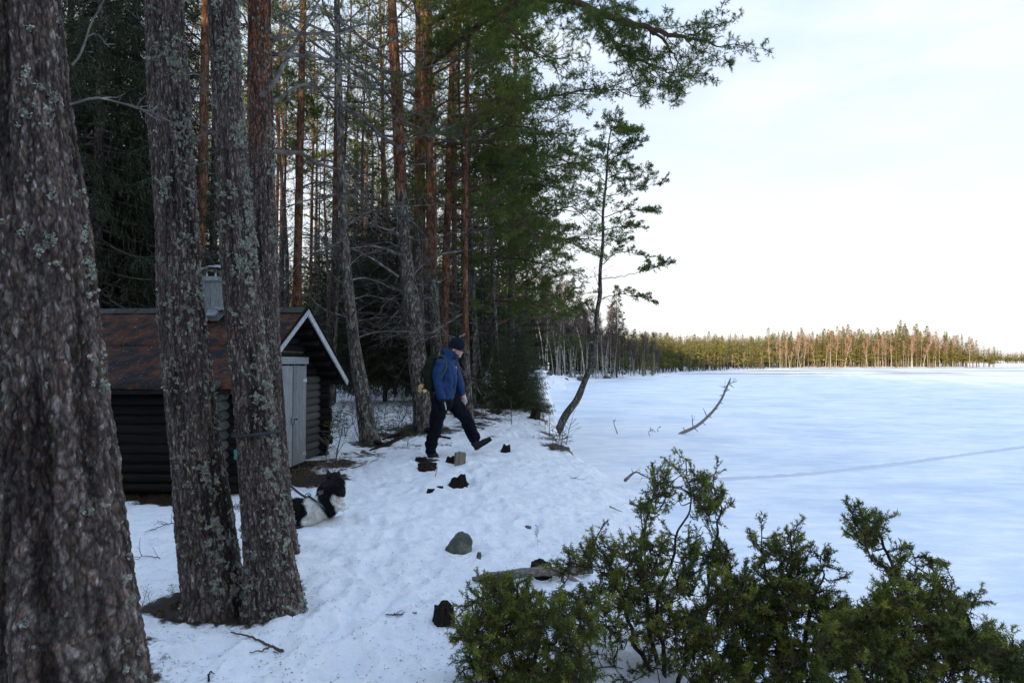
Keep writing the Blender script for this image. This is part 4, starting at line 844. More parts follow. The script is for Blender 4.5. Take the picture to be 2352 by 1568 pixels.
def farp(u):
    for lim, t in ((1290, 'next to the near wood edge'), (1340, 'left of the leaning pine foot'), (1385, 'behind the leaning pine stem'), (1450, 'just right of the leaning pine'), (1530, 'well right of the leaning pine'), (1620, 'left of the frozen branch'), (1720, 'above the frozen branch'), (1820, 'right of the frozen branch'), (1920, 'where the wooded point begins'), (2020, 'on the left half of the wooded point'), (2110, 'at the highest part of the wooded point'), (2200, 'on the right half of the wooded point'), (2270, 'near the end of the wooded point')):
        if u < lim: return t
    return 'at the very tip of the wooded point'
nb = 0
for k in range(290):      # pines and spruces along the bog edge and the point, nearest rows
    u = 1440 + 865 * random.random() ** .85; ys = np.linspace(60, 420, 2000); xs_ = (u - 1176) / F * ys; i = np.argmax(xs_ < shore(ys)); yf = ys[i] + random.random() ** 1.4 * (70 if u > 1800 else 110) + 1 + (8 if u > 2250 else 0)
    x = (u - 1176) / F * yf
    if x > shore(yf) - .5: continue
    hwant = (833 - topv(u)) / F * yf + 1.9; h = min(hwant, 20.5) * random.uniform(.74, 1.03); 
    if u < 1800 and yf < ys[i] + 40: h *= random.uniform(.3, .7)
    sp = random.random() < .35
    put(random.choice(FS if sp else FP), x, yf, h / 15, 'spruce_tree' if sp else 'pine_tree', f"{szw(h, 8, 15)} sunlit far {'spruce' if sp else 'pine'}, {rowp(yf - ys[i])}, {farp(u)}", 'spruce tree' if sp else 'pine tree', 'sunlit spruces across the lake' if sp else 'sunlit pines across the lake')
for k in range(125):      # birches in front
    u = random.choice([random.uniform(1560, 2260), random.uniform(1780, 2180)]); ys = np.linspace(60, 420, 2000); xs_ = (u - 1176) / F * ys; i = np.argmax(xs_ < shore(ys)); yf = ys[i] + .8 + random.random() ** 2 * 22; x = (u - 1176) / F * yf
    h = min((833 - topv(u)) / F * yf + 2, 18) * random.uniform(.5, .86) * (.5 if u < 1760 else 1)
    put(random.choice(FB), x, yf, h / 13, 'birch_tree', f"{szw(h, 7, 12)} pale far birch, {rowp(yf - ys[i])}, {farp(u)}", 'birch tree', 'birches across the lake')
for k in range(150):      # grey birch thicket left of the leaning pine
    u = random.uniform(1236, 1560); d0 = 79 + max(0, (u - 1320)) * .12; d = d0 + random.random() ** 1.3 * 30; x = (u - 1176) / F * d
    if x > shore(d) - .4: continue
    h = np.interp(u, [1236, 1330, 1450, 1560], [12.5, 11, 7.0, 4.6]) * random.uniform(.6, 1.1)
    put(random.choice(FBD), x, d, h / 13, 'birch_tree', f"{szw(h, 5, 8.5)} thin birch in the shaded thicket, {rowp(d - d0)}, {farp(u)}", 'birch tree', 'birches in the shaded thicket')
for k in range(70):      # low bog pines and shoreline scrub
    u = random.uniform(1330, 1900); ys = np.linspace(60, 420, 1500); xs_ = (u - 1176) / F * ys; i = np.argmax(xs_ < shore(ys)); d = ys[i] + 1 + random.random() * 30; x = (u - 1176) / F * d
    if x > shore(d) - .3: continue
    put(random.choice(FP + FS), x, d, random.uniform(1.2, 4.2) / 15, 'young_pine', f'stunted young pine, {rowp(d - ys[i])} of the bog shore, {farp(u)}', 'pine tree', 'stunted pines on the bog')
def uniq(u, d, h, me, label, name='spruce_tree', cat='spruce tree'):
    x = (u - 1176) / F * d; put(me, x, d, h / 15, name, label, cat, None)
SPN = far_pine(15, 0, .21, 2600, .04, .30).mesh('far_spruce', [M['bark'], M['spruce']], False)
uniq(1416, 99, 13.2, SPN, 'dark spruce standing above the thicket, just right of the leaning pine')
for (u, d, h, w) in ((1290, 92, 11.0, 1), (1255, 88, 12.5, 2), (1345, 98, 8.5, 3), (1310, 99, 9.5, 4)): uniq(u, d, h, SPN, ['', 'dark spruce at the left part of the thicket across the bay', 'tallest dark spruce beside the near wood edge, across the bay', 'dark spruce behind the leaning pine trunk, across the bay', 'dark spruce in the middle of the thicket across the bay'][w])
o = cone_wood('far_shore_wood', [(60, 245, 296, 420, .52), (20, 130, 190, 330, .14), (0, 60, 120, 200, .08), (430, 800, 722, 762, .26)], 5200, (15, 19.5), 36, [M['far_needle'], M['bark']], 1.7, True); tag(o, 'long band of sunlit wood on the far shore of the lake', 'wood')
print('far', time.time() - T0)
# ------------------------------------------------------------ cabin
def log_mesh(name='log', r=.06, mats=None, L_=1.0, ends=True):
    n = 7; x = np.linspace(-L_ / 2, L_ / 2, n); q = np.stack([x, 0 * x, 0 * x], 1); V, Q, T = tube(q, r * (1 + RNG.normal(0, .03, n)), 12)
    return mesh(name, V, T, Q, [mats], None, True)
LOGD = [log_mesh(mats=M['log_dark']) for _ in range(3)]; LOGG = [log_mesh(mats=M['log_grey']) for _ in range(3)]; LOGP = log_mesh('purlin', .05, M['log_dark'])
CX, CY = -3.3, 7.9; CZ = gz(CX, CY); cab = empty('log_cabin', (CX, CY, CZ), 'small weathered log cabin with a steep felt roof and grey plank door', 'cabin'); cab.rotation_euler = (0, 0, math.radians(-4))
SPC = .113; WT = 1.24; RID = 2.29 - CZ; EAV = 1.26 - CZ; W_ = 3.0; LEN = 3.4
def log_along(ax, a0, a1, other, z, me, r=1.0, name='log'):
    c = ((a0 + a1) / 2, other, z) if ax == 'x' else (other, (a0 + a1) / 2, z)
    return link(name, me, cab, c, (random.uniform(0, 6.3), 0, 0) if ax == 'x' else Matrix.Rotation(math.pi / 2, 4, 'Z').to_euler(), (a1 - a0, r, r))
nl = 11
for i in range(nl):
    z = .06 + SPC * i; j = lambda: random.uniform(-.04, .04)
    ext = .24 + (.04 * max(0, i - 6))
    log_along('x', -LEN - .22 + j(), .20 + j() + .0 * ext, 0, z, random.choice(LOGD), random.uniform(1.0, 1.1))
    log_along('x', -LEN - .22 + j(), .20 + j(), W_, z, random.choice(LOGD), random.uniform(1.0, 1.1))
    zz = z + SPC / 2
    log_along('y', -.22 + j() - .03 * max(0, i - 7), 1.20, 0, zz, random.choice(LOGG), random.uniform(1.0, 1.1))
    if i < nl: log_along('y', 2.29, W_, 0, zz, random.choice(LOGG), random.uniform(.98, 1.1))
    log_along('y', W_, W_ + ext + j(), 0, zz, random.choice(LOGD), random.uniform(1.05, 1.15))
    log_along('y', -.22 + j(), W_ + .22 + j(), -LEN, zz, random.choice(LOGD), 1.05)
for xg in (0, -LEN):
    k = 0; z = .06 + SPC * nl + SPC / 2 + .02
    while z < RID - .22:
        half = (RID - z) / (RID - EAV) * (W_ / 2 + .30) - .10; log_along('y', W_ / 2 - half, W_ / 2 + half, xg, z, random.choice(LOGD), 1.05); z += SPC; k += 1  # gable logs in dark wood, shade under the roof put into their colour
ya, yb = -.30, W_ + .30; slope = math.atan2(RID - EAV, W_ / 2 + .30); sl = math.hypot(RID - EAV, W_ / 2 + .30); X0, X1 = -LEN - .4, .37
for s in (-1, 1):     # roof boarding, felt courses, purlins, barge boards
    mid_y = W_ / 2; ux = np.array([1, 0, 0]); dn = np.array([0, s * math.cos(slope), -math.sin(slope)]); up = np.cross(ux, dn) * (1 if s > 0 else -1); up = up if up[2] > 0 else -up
    R = np.stack([ux, dn, up], 1); top = np.array([(X0 + X1) / 2, mid_y, RID])
    mb = MB(); mb.box(top + dn * sl / 2 - up * .035, (X1 - X0 - .02, sl, .028), R); mb.obj('roof_boarding', [M['log_dark']], cab, False)
    nc = 2
    for k in range(nc):
        nx, ny = 70, 8; gx = np.linspace(X0 - .01, X1 + .012, nx); gy = np.linspace(0, sl / nc + .05, ny); GX, GY = np.meshgrid(gx, gy, indexing='ij')
        d0 = k * sl / nc - (.0 if k == 0 else .03); H = -.004 + .006 * (GY / gy[-1]) + .006 * fbm(GX * 2, (GY + d0) * 4, s=40 + k, o=3) + .004
        edge = (GY == gy[-1]) * .012 * fbm(GX * 5, GX * 0 + k, s=3, o=2)
        Vt = top[None, None] + dn * (GY + d0 + edge)[..., None] + up * (H + .008)[..., None]; Vt[..., 0] = GX; Vb = Vt - up * .008
        a = np.arange(nx - 1)[:, None] * ny; b = np.arange(ny - 1)[None]; Q = np.stack([a + b, a + ny + b, a + ny + b + 1, a + b + 1], -1).reshape(-1, 4); n0 = nx * ny
        rim = np.array([[i * ny + ny - 1, (i + 1) * ny + ny - 1, n0 + (i + 1) * ny + ny - 1, n0 + i * ny + ny - 1] for i in range(nx - 1)])
        o = link('felt_strip', mesh('felt_strip', np.concatenate([Vt.reshape(-1, 3), Vb.reshape(-1, 3)]), None, np.concatenate([Q, Q + n0, rim]), [M['roof']]), cab)
    for k in range(7):
        f = (k + .45) / 7; c = top + dn * sl * f - up * .105; link('purlin', LOGP, cab, (X1 - .24, c[1], c[2]), None, (.40, .75, .75)) if k else None
    mb = MB(); mb.box(np.array([X1 + .018, mid_y, RID]) + dn * (sl / 2 + (.0 if s < 0 else .004)) - up * .035, (.022, sl + .0, .085), R); mb.obj('barge_board', [M['barge_wood']], cab, False)
    mb = MB(); mb.box(np.array([X1 + .03, mid_y, RID]) + dn * (sl / 2) + up * .022, (.03, sl + .02, .016), R); mb.obj('roof_edge', [M['log_dark']], cab, False)
    mb = MB(); mb.box(top + dn * (sl + .012) - up * .03, (X1 - X0 - .01, .02, .05), R); mb.obj('eave_board', [M['log_dark']], cab, False)
    for k in range(14):  # grey boards lapped along the ridge
        mb = MB(); w = (X1 - X0) / 14; mb.box(np.array([X0 + w * (k + .5), mid_y, RID]) + dn * .08 + up * (.018 + random.uniform(0, .006)), (w * .96, .16, .012), R, jit=.003); mb.obj('ridge_board', [M['log_grey']], cab, False)
link('purlin', LOGP, cab, (X1 - .3, W_ / 2, RID - .12), None, (.52, .9, .9))
for k in range(9):    # a few curled slips of snow and shingle on the roof slope near the gable
    c = np.array([random.uniform(-1.3, .2), W_ / 2, RID]) + np.array([0, -math.cos(slope), -math.sin(slope)]) * random.uniform(.2, 1.1); 
# door: two leaves of planks, lintel, posts, latch, hinges
def door_leaf(y0, y1, npk):
    mb = MB(); mb.box((-.012, (y0 + y1) / 2, .72), (.02, y1 - y0 - .004, 1.46)); d = mb.obj('door', [M['log_dark']], cab, False); w = (y1 - y0) / npk
    for k in range(npk):
        mb = MB(); mb.box((.075, y0 + w * (k + .5), .725 + random.uniform(-.006, .006)), (.024, w * .965, 1.48)); mb.obj('plank', [M['door_wood']], d, False)
    return d
d1 = door_leaf(1.27, 1.745, 4); d2 = door_leaf(1.775, 2.235, 4)
mb = MB(); mb.box((.11, 1.75, .70), (.03, .13, .085)); mb.obj('latch', [M['door_wood']], d1, False)
mb = MB(); mb.tube([[.13, 1.70, .72], [.145, 1.72, .72], [.145, 1.79, .72], [.13, 1.80, .70]], .008, 6); mb.box((.128, 1.715, .685), (.006, .02, .07)); mb.obj('bolt', [M['dark_metal']], d1)
for z in (1.25, .18): mb = MB(); mb.box((.09, 2.18, z), (.006, .11, .035)); mb.tube([[.095, 2.235, z - .03], [.095, 2.235, z + .03]], .009, 6); mb.obj('hinge', [M['metal']], d2, False)
mb = MB(); mb.box((.085, 1.75, 1.54), (.04, 1.12, .10)); mb.obj('lintel_board', [M['door_wood']], cab, False)
mb = MB(); mb.box((.03, 1.75, 1.64), (.03, 1.0, .07)); mb.obj('lintel_board', [M['log_grey']], cab, False)
for y in (1.235, 2.262): mb = MB(); mb.box((.05, y, .73), (.06, .05, 1.5)); mb.obj('door_post', [M['door_wood']], cab, False)
mb = MB(); mb.box((.22, 1.75, .03), (.30, 1.1, .06), jit=.01); mb.obj('doorstep', [M['log_dark']], cab, False)
# chimney: planked box, top frame, bent metal cap
chx, chy = -.84, 1.25; ch0 = RID - .18; ch1 = 2.66 - CZ
mb = MB(); mb.box((chx, chy, (ch0 + ch1) / 2), (.22, .22, ch1 - ch0)); chim = mb.obj('chimney', [M['log_dark']], cab, False)
for k in range(3):
    o_ = -.085 + .085 * k
    for (cx_, cy_, sx_, sy_) in ((chx + o_, chy - .121, .081, .016), (chx + .121, chy + o_, .016, .081), (chx - .121, chy + o_, .016, .081), (chx + o_, chy + .121, .081, .016)):
        mb = MB(); mb.box((cx_, cy_, (ch0 + ch1) / 2), (sx_, sy_, ch1 - ch0 + random.uniform(-.01, .01))); mb.obj('plank', [M['door_wood']], chim, False)
for sx_, sy_, cx_, cy_ in ((.30, .035, chx, chy - .145), (.30, .035, chx, chy + .145), (.035, .25, chx + .145, chy), (.035, .25, chx - .145, chy)): mb = MB(); mb.box((cx_, cy_, ch1 + .012), (sx_, sy_, .06)); mb.obj('frame_board', [M['door_wood']], chim, False)
mb = MB(); mb.tube([[chx + .04, chy, ch1], [chx + .04, chy, ch1 + .16]], .012, 6); mb.tube([[chx - .08, chy, ch1], [chx - .08, chy, ch1 + .15]], .012, 6); mb.obj('cap_post', [M['metal']], chim)
gx = np.linspace(-.21, .19, 18); gy = np.linspace(-.16, .16, 8); GX, GY = np.meshgrid(gx, gy, indexing='ij'); Z = .035 * np.cos(GX * 9) + .012 * fbm(GX * 14, GY * 14, s=4, o=3) + .03 * np.sin(GY * 7)
a = np.arange(17)[:, None] * 8; b = np.arange(7)[None]; Q = np.stack([a + b, a + 8 + b, a + 9 + b, a + b + 1], -1).reshape(-1, 4); Vt = np.stack([GX + chx + .02, GY + chy, Z + ch1 + .17], -1).reshape(-1, 3)
link('chimney_cap', mesh('chimney_cap', np.concatenate([Vt, Vt - [0, 0, .004]]), None, np.concatenate([Q, Q + len(Vt)]), [M['metal']], None, False), chim)
mb = MB(); mb.box((chx, chy - .19, ch0 + .10), (.34, .16, .02), np.array(Matrix.Rotation(math.radians(32), 3, 'X'))); mb.box((chx + .17, chy - .02, ch0 + .16), (.08, .30, .02), np.array(Matrix.Rotation(math.radians(25), 3, 'Y'))); mb.obj('flashing', [M['metal']], chim, False)
c = P(545, 1045, 7.75); gx = np.linspace(-.035, .035, 9); GX, GZ = np.meshgrid(gx, gx * 1.6, indexing='ij'); a = np.arange(8)[:, None] * 9; b = np.arange(8)[None]; Q = np.stack([a + b, a + 9 + b, a + 10 + b, a + b + 1], -1).reshape(-1, 4)
o = link('cloth_scrap', mesh('cloth_scrap', np.stack([GX + .02 * GZ, .018 * fbm(GX * 30, GZ * 24, s=2, o=3), GZ + .02 * fbm(GX * 20, GZ * 20, s=8)], -1).reshape(-1, 3), None, Q, [M['teal']]), None, c); tag(o, 'crumpled teal cloth scrap stuck on the cabin corner logs', 'cloth')

# ------------------------------------------------------------ remeshed figures
def etube(mb, pts, a, b, seg=18, c=None):
    """tube with elliptical section: a across in the side view, b in depth (Y)"""
    pts = np.asarray(pts, float); n = len(pts); a = np.broadcast_to(np.asarray(a, float), (n,)); b = np.broadcast_to(np.asarray(b, float), (n,))
    m = max(8, n * 5); tt = np.linspace(0, n - 1, m); q = crom(pts, m); a = np.interp(tt, range(n), a); b = np.interp(tt, range(n), b)
    t = np.gradient(q, axis=0); t /= np.linalg.norm(t, axis=1)[:, None] + 1e-9; n2 = np.array([0, 1., 0])[None] - t * t[:, 1:2]; n2 /= np.linalg.norm(n2, axis=1)[:, None] + 1e-9; n1 = np.cross(t, n2)
    # rounded ends
    q = np.vstack([q[0] - t[0] * a[0] * .6, q[0] - t[0] * a[0] * .35, q, q[-1] + t[-1] * a[-1] * .35, q[-1] + t[-1] * a[-1] * .6]); n1 = np.vstack([n1[0], n1[0], n1, n1[-1], n1[-1]]); n2 = np.vstack([n2[0], n2[0], n2, n2[-1], n2[-1]])
    a = np.concatenate([[a[0] * .45, a[0] * .85], a, [a[-1] * .85, a[-1] * .45]]); b = np.concatenate([[b[0] * .45, b[0] * .85], b, [b[-1] * .85, b[-1] * .45]]); m += 4
    th = np.arange(seg) * 2 * math.pi / seg; V = (q[:, None] + (a[:, None] * np.cos(th))[..., None] * n1[:, None] + (b[:, None] * np.sin(th))[..., None] * n2[:, None]).reshape(-1, 3)
    i = np.arange(m - 1)[:, None] * seg; j = np.arange(seg)[None]; k = (j + 1) % seg; Q = np.stack([i + j, i + k, i + seg + k, i + seg + j], -1).reshape(-1, 4)
    V = np.concatenate([V, q[:1], q[-1:]]); c0 = m * seg; jj = np.arange(seg); kk = (jj + 1) % seg; T = np.concatenate([np.stack([np.full(seg, c0), kk, jj], 1), np.stack([np.full(seg, c0 + 1), (m - 1) * seg + jj, (m - 1) * seg + kk], 1)])
    mb.add(V, T, Q, 0, c)
def ell(mb, c, r, seg=18, rot=0):
    th = np.linspace(0, math.pi, 13)[1:-1]; ph = np.arange(seg) * 2 * math.pi / seg; S = np.stack([np.outer(np.sin(th), np.cos(ph)), np.outer(np.sin(th), np.sin(ph)), np.outer(np.cos(th), np.ones(seg))], -1).reshape(-1, 3)
    S = np.vstack([S, [0, 0, 1], [0, 0, -1]]) * np.array(r); m = len(th); i = np.arange(m - 1)[:, None] * seg; j = np.arange(seg)[None]; k = (j + 1) % seg; Q = np.stack([i + j, i + seg + j, i + seg + k, i + k], -1).reshape(-1, 4); jj = np.arange(seg); kk = (jj + 1) % seg
    T = np.concatenate([np.stack([np.full(seg, m * seg), jj, kk], 1), np.stack([np.full(seg, m * seg + 1), (m - 1) * seg + kk, (m - 1) * seg + jj], 1)])
    ca, sa = math.cos(rot), math.sin(rot); R = np.array([[ca, 0, sa], [0, 1, 0], [-sa, 0, ca]]); mb.add(S @ R.T + np.array(c), T, Q)
def remesh(name, mb, voxel, mats, smooth_it=6, wr=0, ws=(10, 10, 10), seed=0, cols=None):
    tmp = bpy.data.objects.new('tmp', mb.mesh('tmp', [])); COL.objects.link(tmp); m = tmp.modifiers.new('r', 'REMESH'); m.mode = 'VOXEL'; m.voxel_size = voxel
    s = tmp.modifiers.new('s', 'SMOOTH'); s.iterations = smooth_it; s.factor = .5
    dg = bpy.context.evaluated_depsgraph_get(); dg.update(); me = bpy.data.meshes.new_from_object(tmp.evaluated_get(dg)); me.name = name; bpy.data.objects.remove(tmp)
    n = len(me.vertices); V = np.zeros(n * 3); me.vertices.foreach_get('co', V); V = V.reshape(-1, 3); Nn = np.zeros(n * 3); me.vertices.foreach_get('normal', Nn); Nn = Nn.reshape(-1, 3)
    if wr:
        w = fbm(V[:, 0] * ws[0], V[:, 1] * ws[1], V[:, 2] * ws[2], s=seed, o=3); w = 1 - np.abs(w) * 1.6; V = V + Nn * (w * wr)[:, None]; me.vertices.foreach_set('co', V.ravel())
    me.materials.clear()
    for x in mats: me.materials.append(x)
    me.polygons.foreach_set('use_smooth', np.ones(len(me.polygons), bool))
    if cols is not None:
        c4 = np.ones((n, 4), np.float32); c4[:, :3] = cols(V); at = me.color_attributes.new('Col', 'FLOAT_COLOR', 'POINT'); at.data.foreach_set('color', c4.ravel())
    me.update(); return me, V, Nn
# ------------------------------------------------------------ the hiker
fb = hit(993, 1050); kP = .2563 * fb[1] / F; print('person at', fb)
per = empty('person', fb, 'person in a blue jacket and dark cap stepping off a stump, looking down', 'person')
q_ = lambda cx, cy, y=0.0: np.array([(cx - 400) * kP, y, (1197 - cy) * kP])
r_ = lambda a: np.asarray(a, float) * kP
HP = .085
# body under the clothes: one skin
b = MB()
etube(b, [q_(505, 690), q_(500, 560), q_(505, 420), q_(525, 320)], r_([62, 60, 58, 40]), [.14, .14, .14, .10])
etube(b, [q_(535, 330), q_(560, 265), q_(580, 240)], r_([30, 28, 30]), r_([30, 28, 30]))
for ys, pts in ((-.18, [(490, 380), (460, 500), (485, 640), (505, 690)]), (.17, [(600, 400), (640, 540), (662, 640), (672, 680)])): etube(b, [q_(x, y, ys) for x, y in pts], r_([26, 24, 20, 18]), r_([34, 28, 20, 18]))
LEGN = [(478, 690), (455, 800), (432, 930), (398, 1060), (388, 1140)]; LEGF = [(575, 690), (640, 780), (712, 880), (750, 970), (782, 1050)]
etube(b, [q_(x, y, -HP) for x, y in LEGN], r_([50, 45, 34, 28, 22]), r_([50, 45, 34, 28, 22])); etube(b, [q_(x, y, HP) for x, y in LEGF], r_([50, 45, 34, 28, 22]), r_([50, 45, 34, 28, 22]))
# head, tilted down and to the right
ell(b, q_(612, 205), r_([56, 46, 62]), rot=.35); ell(b, q_(630, 252), r_([40, 36, 38]), rot=.5); etube(b, [q_(655, 232), q_(668, 262)], r_([6, 9]), r_([6, 8])); ell(b, q_(648, 282), r_([14, 17, 10])); ell(b, q_(640, 296), r_([16, 18, 12]))
ell(b, q_(588, 240, -.075), r_([10, 5, 16])); ell(b, q_(588, 240, .075), r_([10, 5, 16]))
me, _, _ = remesh('body', b, .008, [M['skin']], 3); link('body', me, per)
for y in (-.034, .034): mb = MB(); ell(mb, q_(652, 238, y), r_([5, 6, 4]), 10); mb.obj('eye', [M['hair']], per)
mb = MB()
ell(mb, q_(580, 225), r_([38, 47, 40]), rot=.2); mb.obj('hair', [M['hair']], per)
# glasses
mb = MB(); t = np.linspace(0, 2 * math.pi, 15)
for y in (-.034, .034): mb.tube([q_(660 + 3 * math.cos(a), 245 - 11 * math.sin(a), y + .022 * math.cos(a)) for a in t], .0017, 5, cap=False)
mb.tube([q_(664, 243, -.012), q_(664, 243, .012)], .0017, 5)
for y in (-.057, .057): mb.tube([q_(660, 242, y), q_(590, 230, y * 1.35)], .0017, 5)
mb.obj('glasses', [M['dark_metal']], per)
# beanie
b = MB(); ell(b, q_(622, 186), r_([69, 60, 60]), rot=.30); etube(b, [q_(600, 232), q_(612, 196)], r_([62, 66]), r_([54, 58])); me, V, Nn = remesh('beanie', b, .008, [M['beanie']], 4)
# trim the lower edge so that the face stays clear
import bmesh
bm = bmesh.new(); bm.from_mesh(me); co = q_(668, 246); no = Vector((-.33, 0, -1)).normalized(); bmesh.ops.bisect_plane(bm, geom=bm.verts[:] + bm.edges[:] + bm.faces[:], plane_co=Vector(q_(620, 236)), plane_no=no, clear_outer=True); bm.to_mesh(me); bm.free(); link('beanie', me, per)
mb = MB(); etc = [q_(620, 236) + np.array([r_(66) * math.cos(a) * .95 , r_(56) * math.sin(a), r_(66) * math.cos(a) * -.33 * .95 + .006]) for a in np.linspace(0, 2 * math.pi, 25)]; mb.tube(etc, .009, 8, cap=False); mb.obj('beanie_brim', [M['beanie']], per)
# jacket
b = MB()
etube(b, [q_(500, 672), q_(510, 600), q_(520, 500), q_(522, 400), q_(535, 335)], r_([88, 90, 96, 92, 68]), [.18, .175, .185, .20, .15], 24)
ell(b, q_(512, 360, -.13), r_([58, 42, 50])); ell(b, q_(545, 365, .13), r_([50, 42, 50]))
etube(b, [q_(484, 352, -.18), q_(462, 430, -.20), q_(456, 500, -.205), q_(472, 590, -.205), q_(494, 662, -.205)], r_([46, 44, 39, 36, 32]), r_([46, 44, 40, 36, 32]))
etube(b, [q_(580, 380, .16), q_(610, 470, .17), q_(636, 550, .17), q_(656, 640, .17)], r_([44, 38, 34, 29]), r_([44, 40, 36, 30]))
etube(b, [q_(530, 322), q_(548, 285), q_(560, 262)], r_([62, 58, 52]), r_([60, 56, 50])); ell(b, q_(515, 268), r_([34, 48, 42]), rot=-.3); ell(b, q_(600, 300), r_([44, 42, 18]), rot=.25)
me, V, Nn = remesh('jacket', b, .010, [M['jacket']], 3, .014, (8, 8, 7), 5); link('jacket', me, per)
mb = MB(); zs = [(648, 300), (652, 360), (628, 420), (634, 500), (626, 560), (606, 640), (592, 668)]; zp = crom([q_(x - 12, y, -.075 + .02 * math.sin(i)) for i, (x, y) in enumerate([(612, 318), (618, 350), (618, 400), (622, 480), (612, 560), (600, 620), (588, 668)])], 30); mb.tube(zp, .006, 6); mb.obj('zip_flap', [M['jacket']], per)
mb = MB(); mb.box(q_(618, 395, -.13), (.012, .02, .03)); mb.obj('chest_mark', [M['glove_pale']], per)
# trousers
b = MB(); etube(b, [q_(508, 640), q_(512, 700), q_(520, 735)], r_([78, 84, 70]), [.155, .17, .16], 24)
etube(b, [q_(x, y, -HP) for x, y in [(480, 690), (462, 780), (440, 900), (415, 1000), (394, 1080), (386, 1135)]], r_([74, 66, 55, 50, 50, 47]), r_([66, 60, 50, 47, 48, 45]))
etube(b, [q_(x, y, HP) for x, y in [(560, 690), (620, 760), (680, 840), (722, 920), (750, 985), (778, 1035)]], r_([74, 68, 58, 50, 48, 48]), r_([66, 60, 52, 46, 45, 45]))
me, V, Nn = remesh('trousers', b, .010, [M['trousers']], 3, .018, (9, 9, 7), 15); link('trousers', me, per)
def boot(y, heel, toe, ankle, nm='boot'):
    b = MB(); h = np.array(heel, float); t = np.array(toe, float); m = (h + t) / 2
    etube(b, [q_(*ankle, y), q_(h[0] + (ankle[0] - h[0]) * .4, h[1] - 22 + (ankle[1] - h[1]) * .35, y)], r_([36, 40]), r_([34, 34])); etube(b, [q_(h[0], h[1] - 24, y), q_(m[0], m[1] - 30, y), q_(t[0] - 18, t[1] - 18, y)], r_([30, 27, 16]), r_([30, 33, 25])); me, _, _ = remesh(nm, b, .008, [M['boot']], 2); o = link(nm, me, per)
    mb = MB(); etube(mb, [q_(h[0] - 8, h[1] - 4, y), q_(m[0], m[1] - 3, y), q_(t[0] - 6, t[1] - 4, y)], r_([7, 7, 7]), r_([27, 34, 24])); mb.obj('sole', [M['boot']], o)
boot(-HP, (378, 1195), (468, 1195), (390, 1140)); boot(HP, (785, 1138), (932, 1052), (775, 1045))
def glove(y, w, h, m_, nm='glove', pale=False, flip=1):
    b = MB(); w = np.array(w, float); h = np.array(h, float); d = (h - w) / np.linalg.norm(h - w); n = np.array([-d[1], d[0]]) * flip
    etube(b, [q_(*(w - d * 16), y), q_(*(w + d * 6), y), q_(*(w + d * 38), y)], r_([24, 20, 23]), r_([26, 20, 13]))
    for k, l in enumerate((34, 42, 40, 30)):
        s = w + d * 44 + n * (-15 + 10 * k); e1 = s + d * l * .55 + n * 2; e2 = e1 + d * l * .4 - n * (6 + k); etube(b, [q_(*s, y), q_(*e1, y + .004), q_(*e2, y + .014)], r_([6.2, 5.8, 4.8]), r_([6.2, 5.8, 4.8]), 10)
    s = w + d * 14 - n * 14; etube(b, [q_(*s, y - .01), q_(*(s + d * 20 - n * 14), y - .014), q_(*(s + d * 38 - n * 12), y - .014)], r_([8, 7, 5.5]), r_([8, 7, 5.5]), 10)
    me, _, _ = remesh(nm, b, .004, [m_], 2); return link(nm, me, per)
gl = glove(-.205, (502, 682), (520, 772), M['glove']); 
mb = MB(); etube(mb, [q_(522, 700, -.245), q_(530, 735, -.235), q_(534, 765, -.225)], r_([5, 6, 4]), r_([8, 10, 6])); mb.obj('palm_patch', [M['glove_pale']], gl)
glove(.19, (668, 650), (688, 720), M['glove_pale'], flip=-1)
# backpack with straps, and the split firewood under its lid
bp = empty('backpack', fb, 'dark green backpack worn on the back of the blue jacket', 'backpack')
b = MB(); etube(b, [q_(385, 585, -.02), q_(378, 480, -.02), q_(395, 380, -.02), q_(425, 310, -.02)], r_([44, 58, 62, 44]), [.14, .16, .16, .12], 20); ell(b, q_(345, 445, -.02), (r_(46), .13, r_(52))); ell(b, q_(425, 318, -.02), (r_(56), .13, r_(36)))
me, _, _ = remesh('bag', b, .011, [M['pack']], 3, .014, (8, 8, 8), 25); link('bag', me, bp)
for y in (-.15, .13):
    mb = MB(); t = crom([q_(440, 315, y * .8), q_(470, 296, y), q_(508, 300, y * 1.1), q_(528, 345, y * 1.22), q_(530, 390, y * 1.28), q_(512, 440, y * 1.42), q_(470, 520, y * 1.35), q_(420, 570, y)], 30); etube(mb, t[::3], r_(8) * np.ones(10), .024 * np.ones(10), 8); s_ = mb.obj('strap', [M['webbing']], bp)
mb = MB(); mb.tube([q_(478, 235, 0), q_(476, 262, 0), q_(470, 290, 0)], .008, 6); mb.obj('haul_loop', [M['boot']], bp)
mb = MB(); etube(mb, [q_(392, 590, -.1), q_(396, 650, -.1), q_(400, 700, -.1)], r_([14, 13, 10]), r_([14, 13, 10]), 10); mb.obj('side_pocket', [M['pack']], bp)
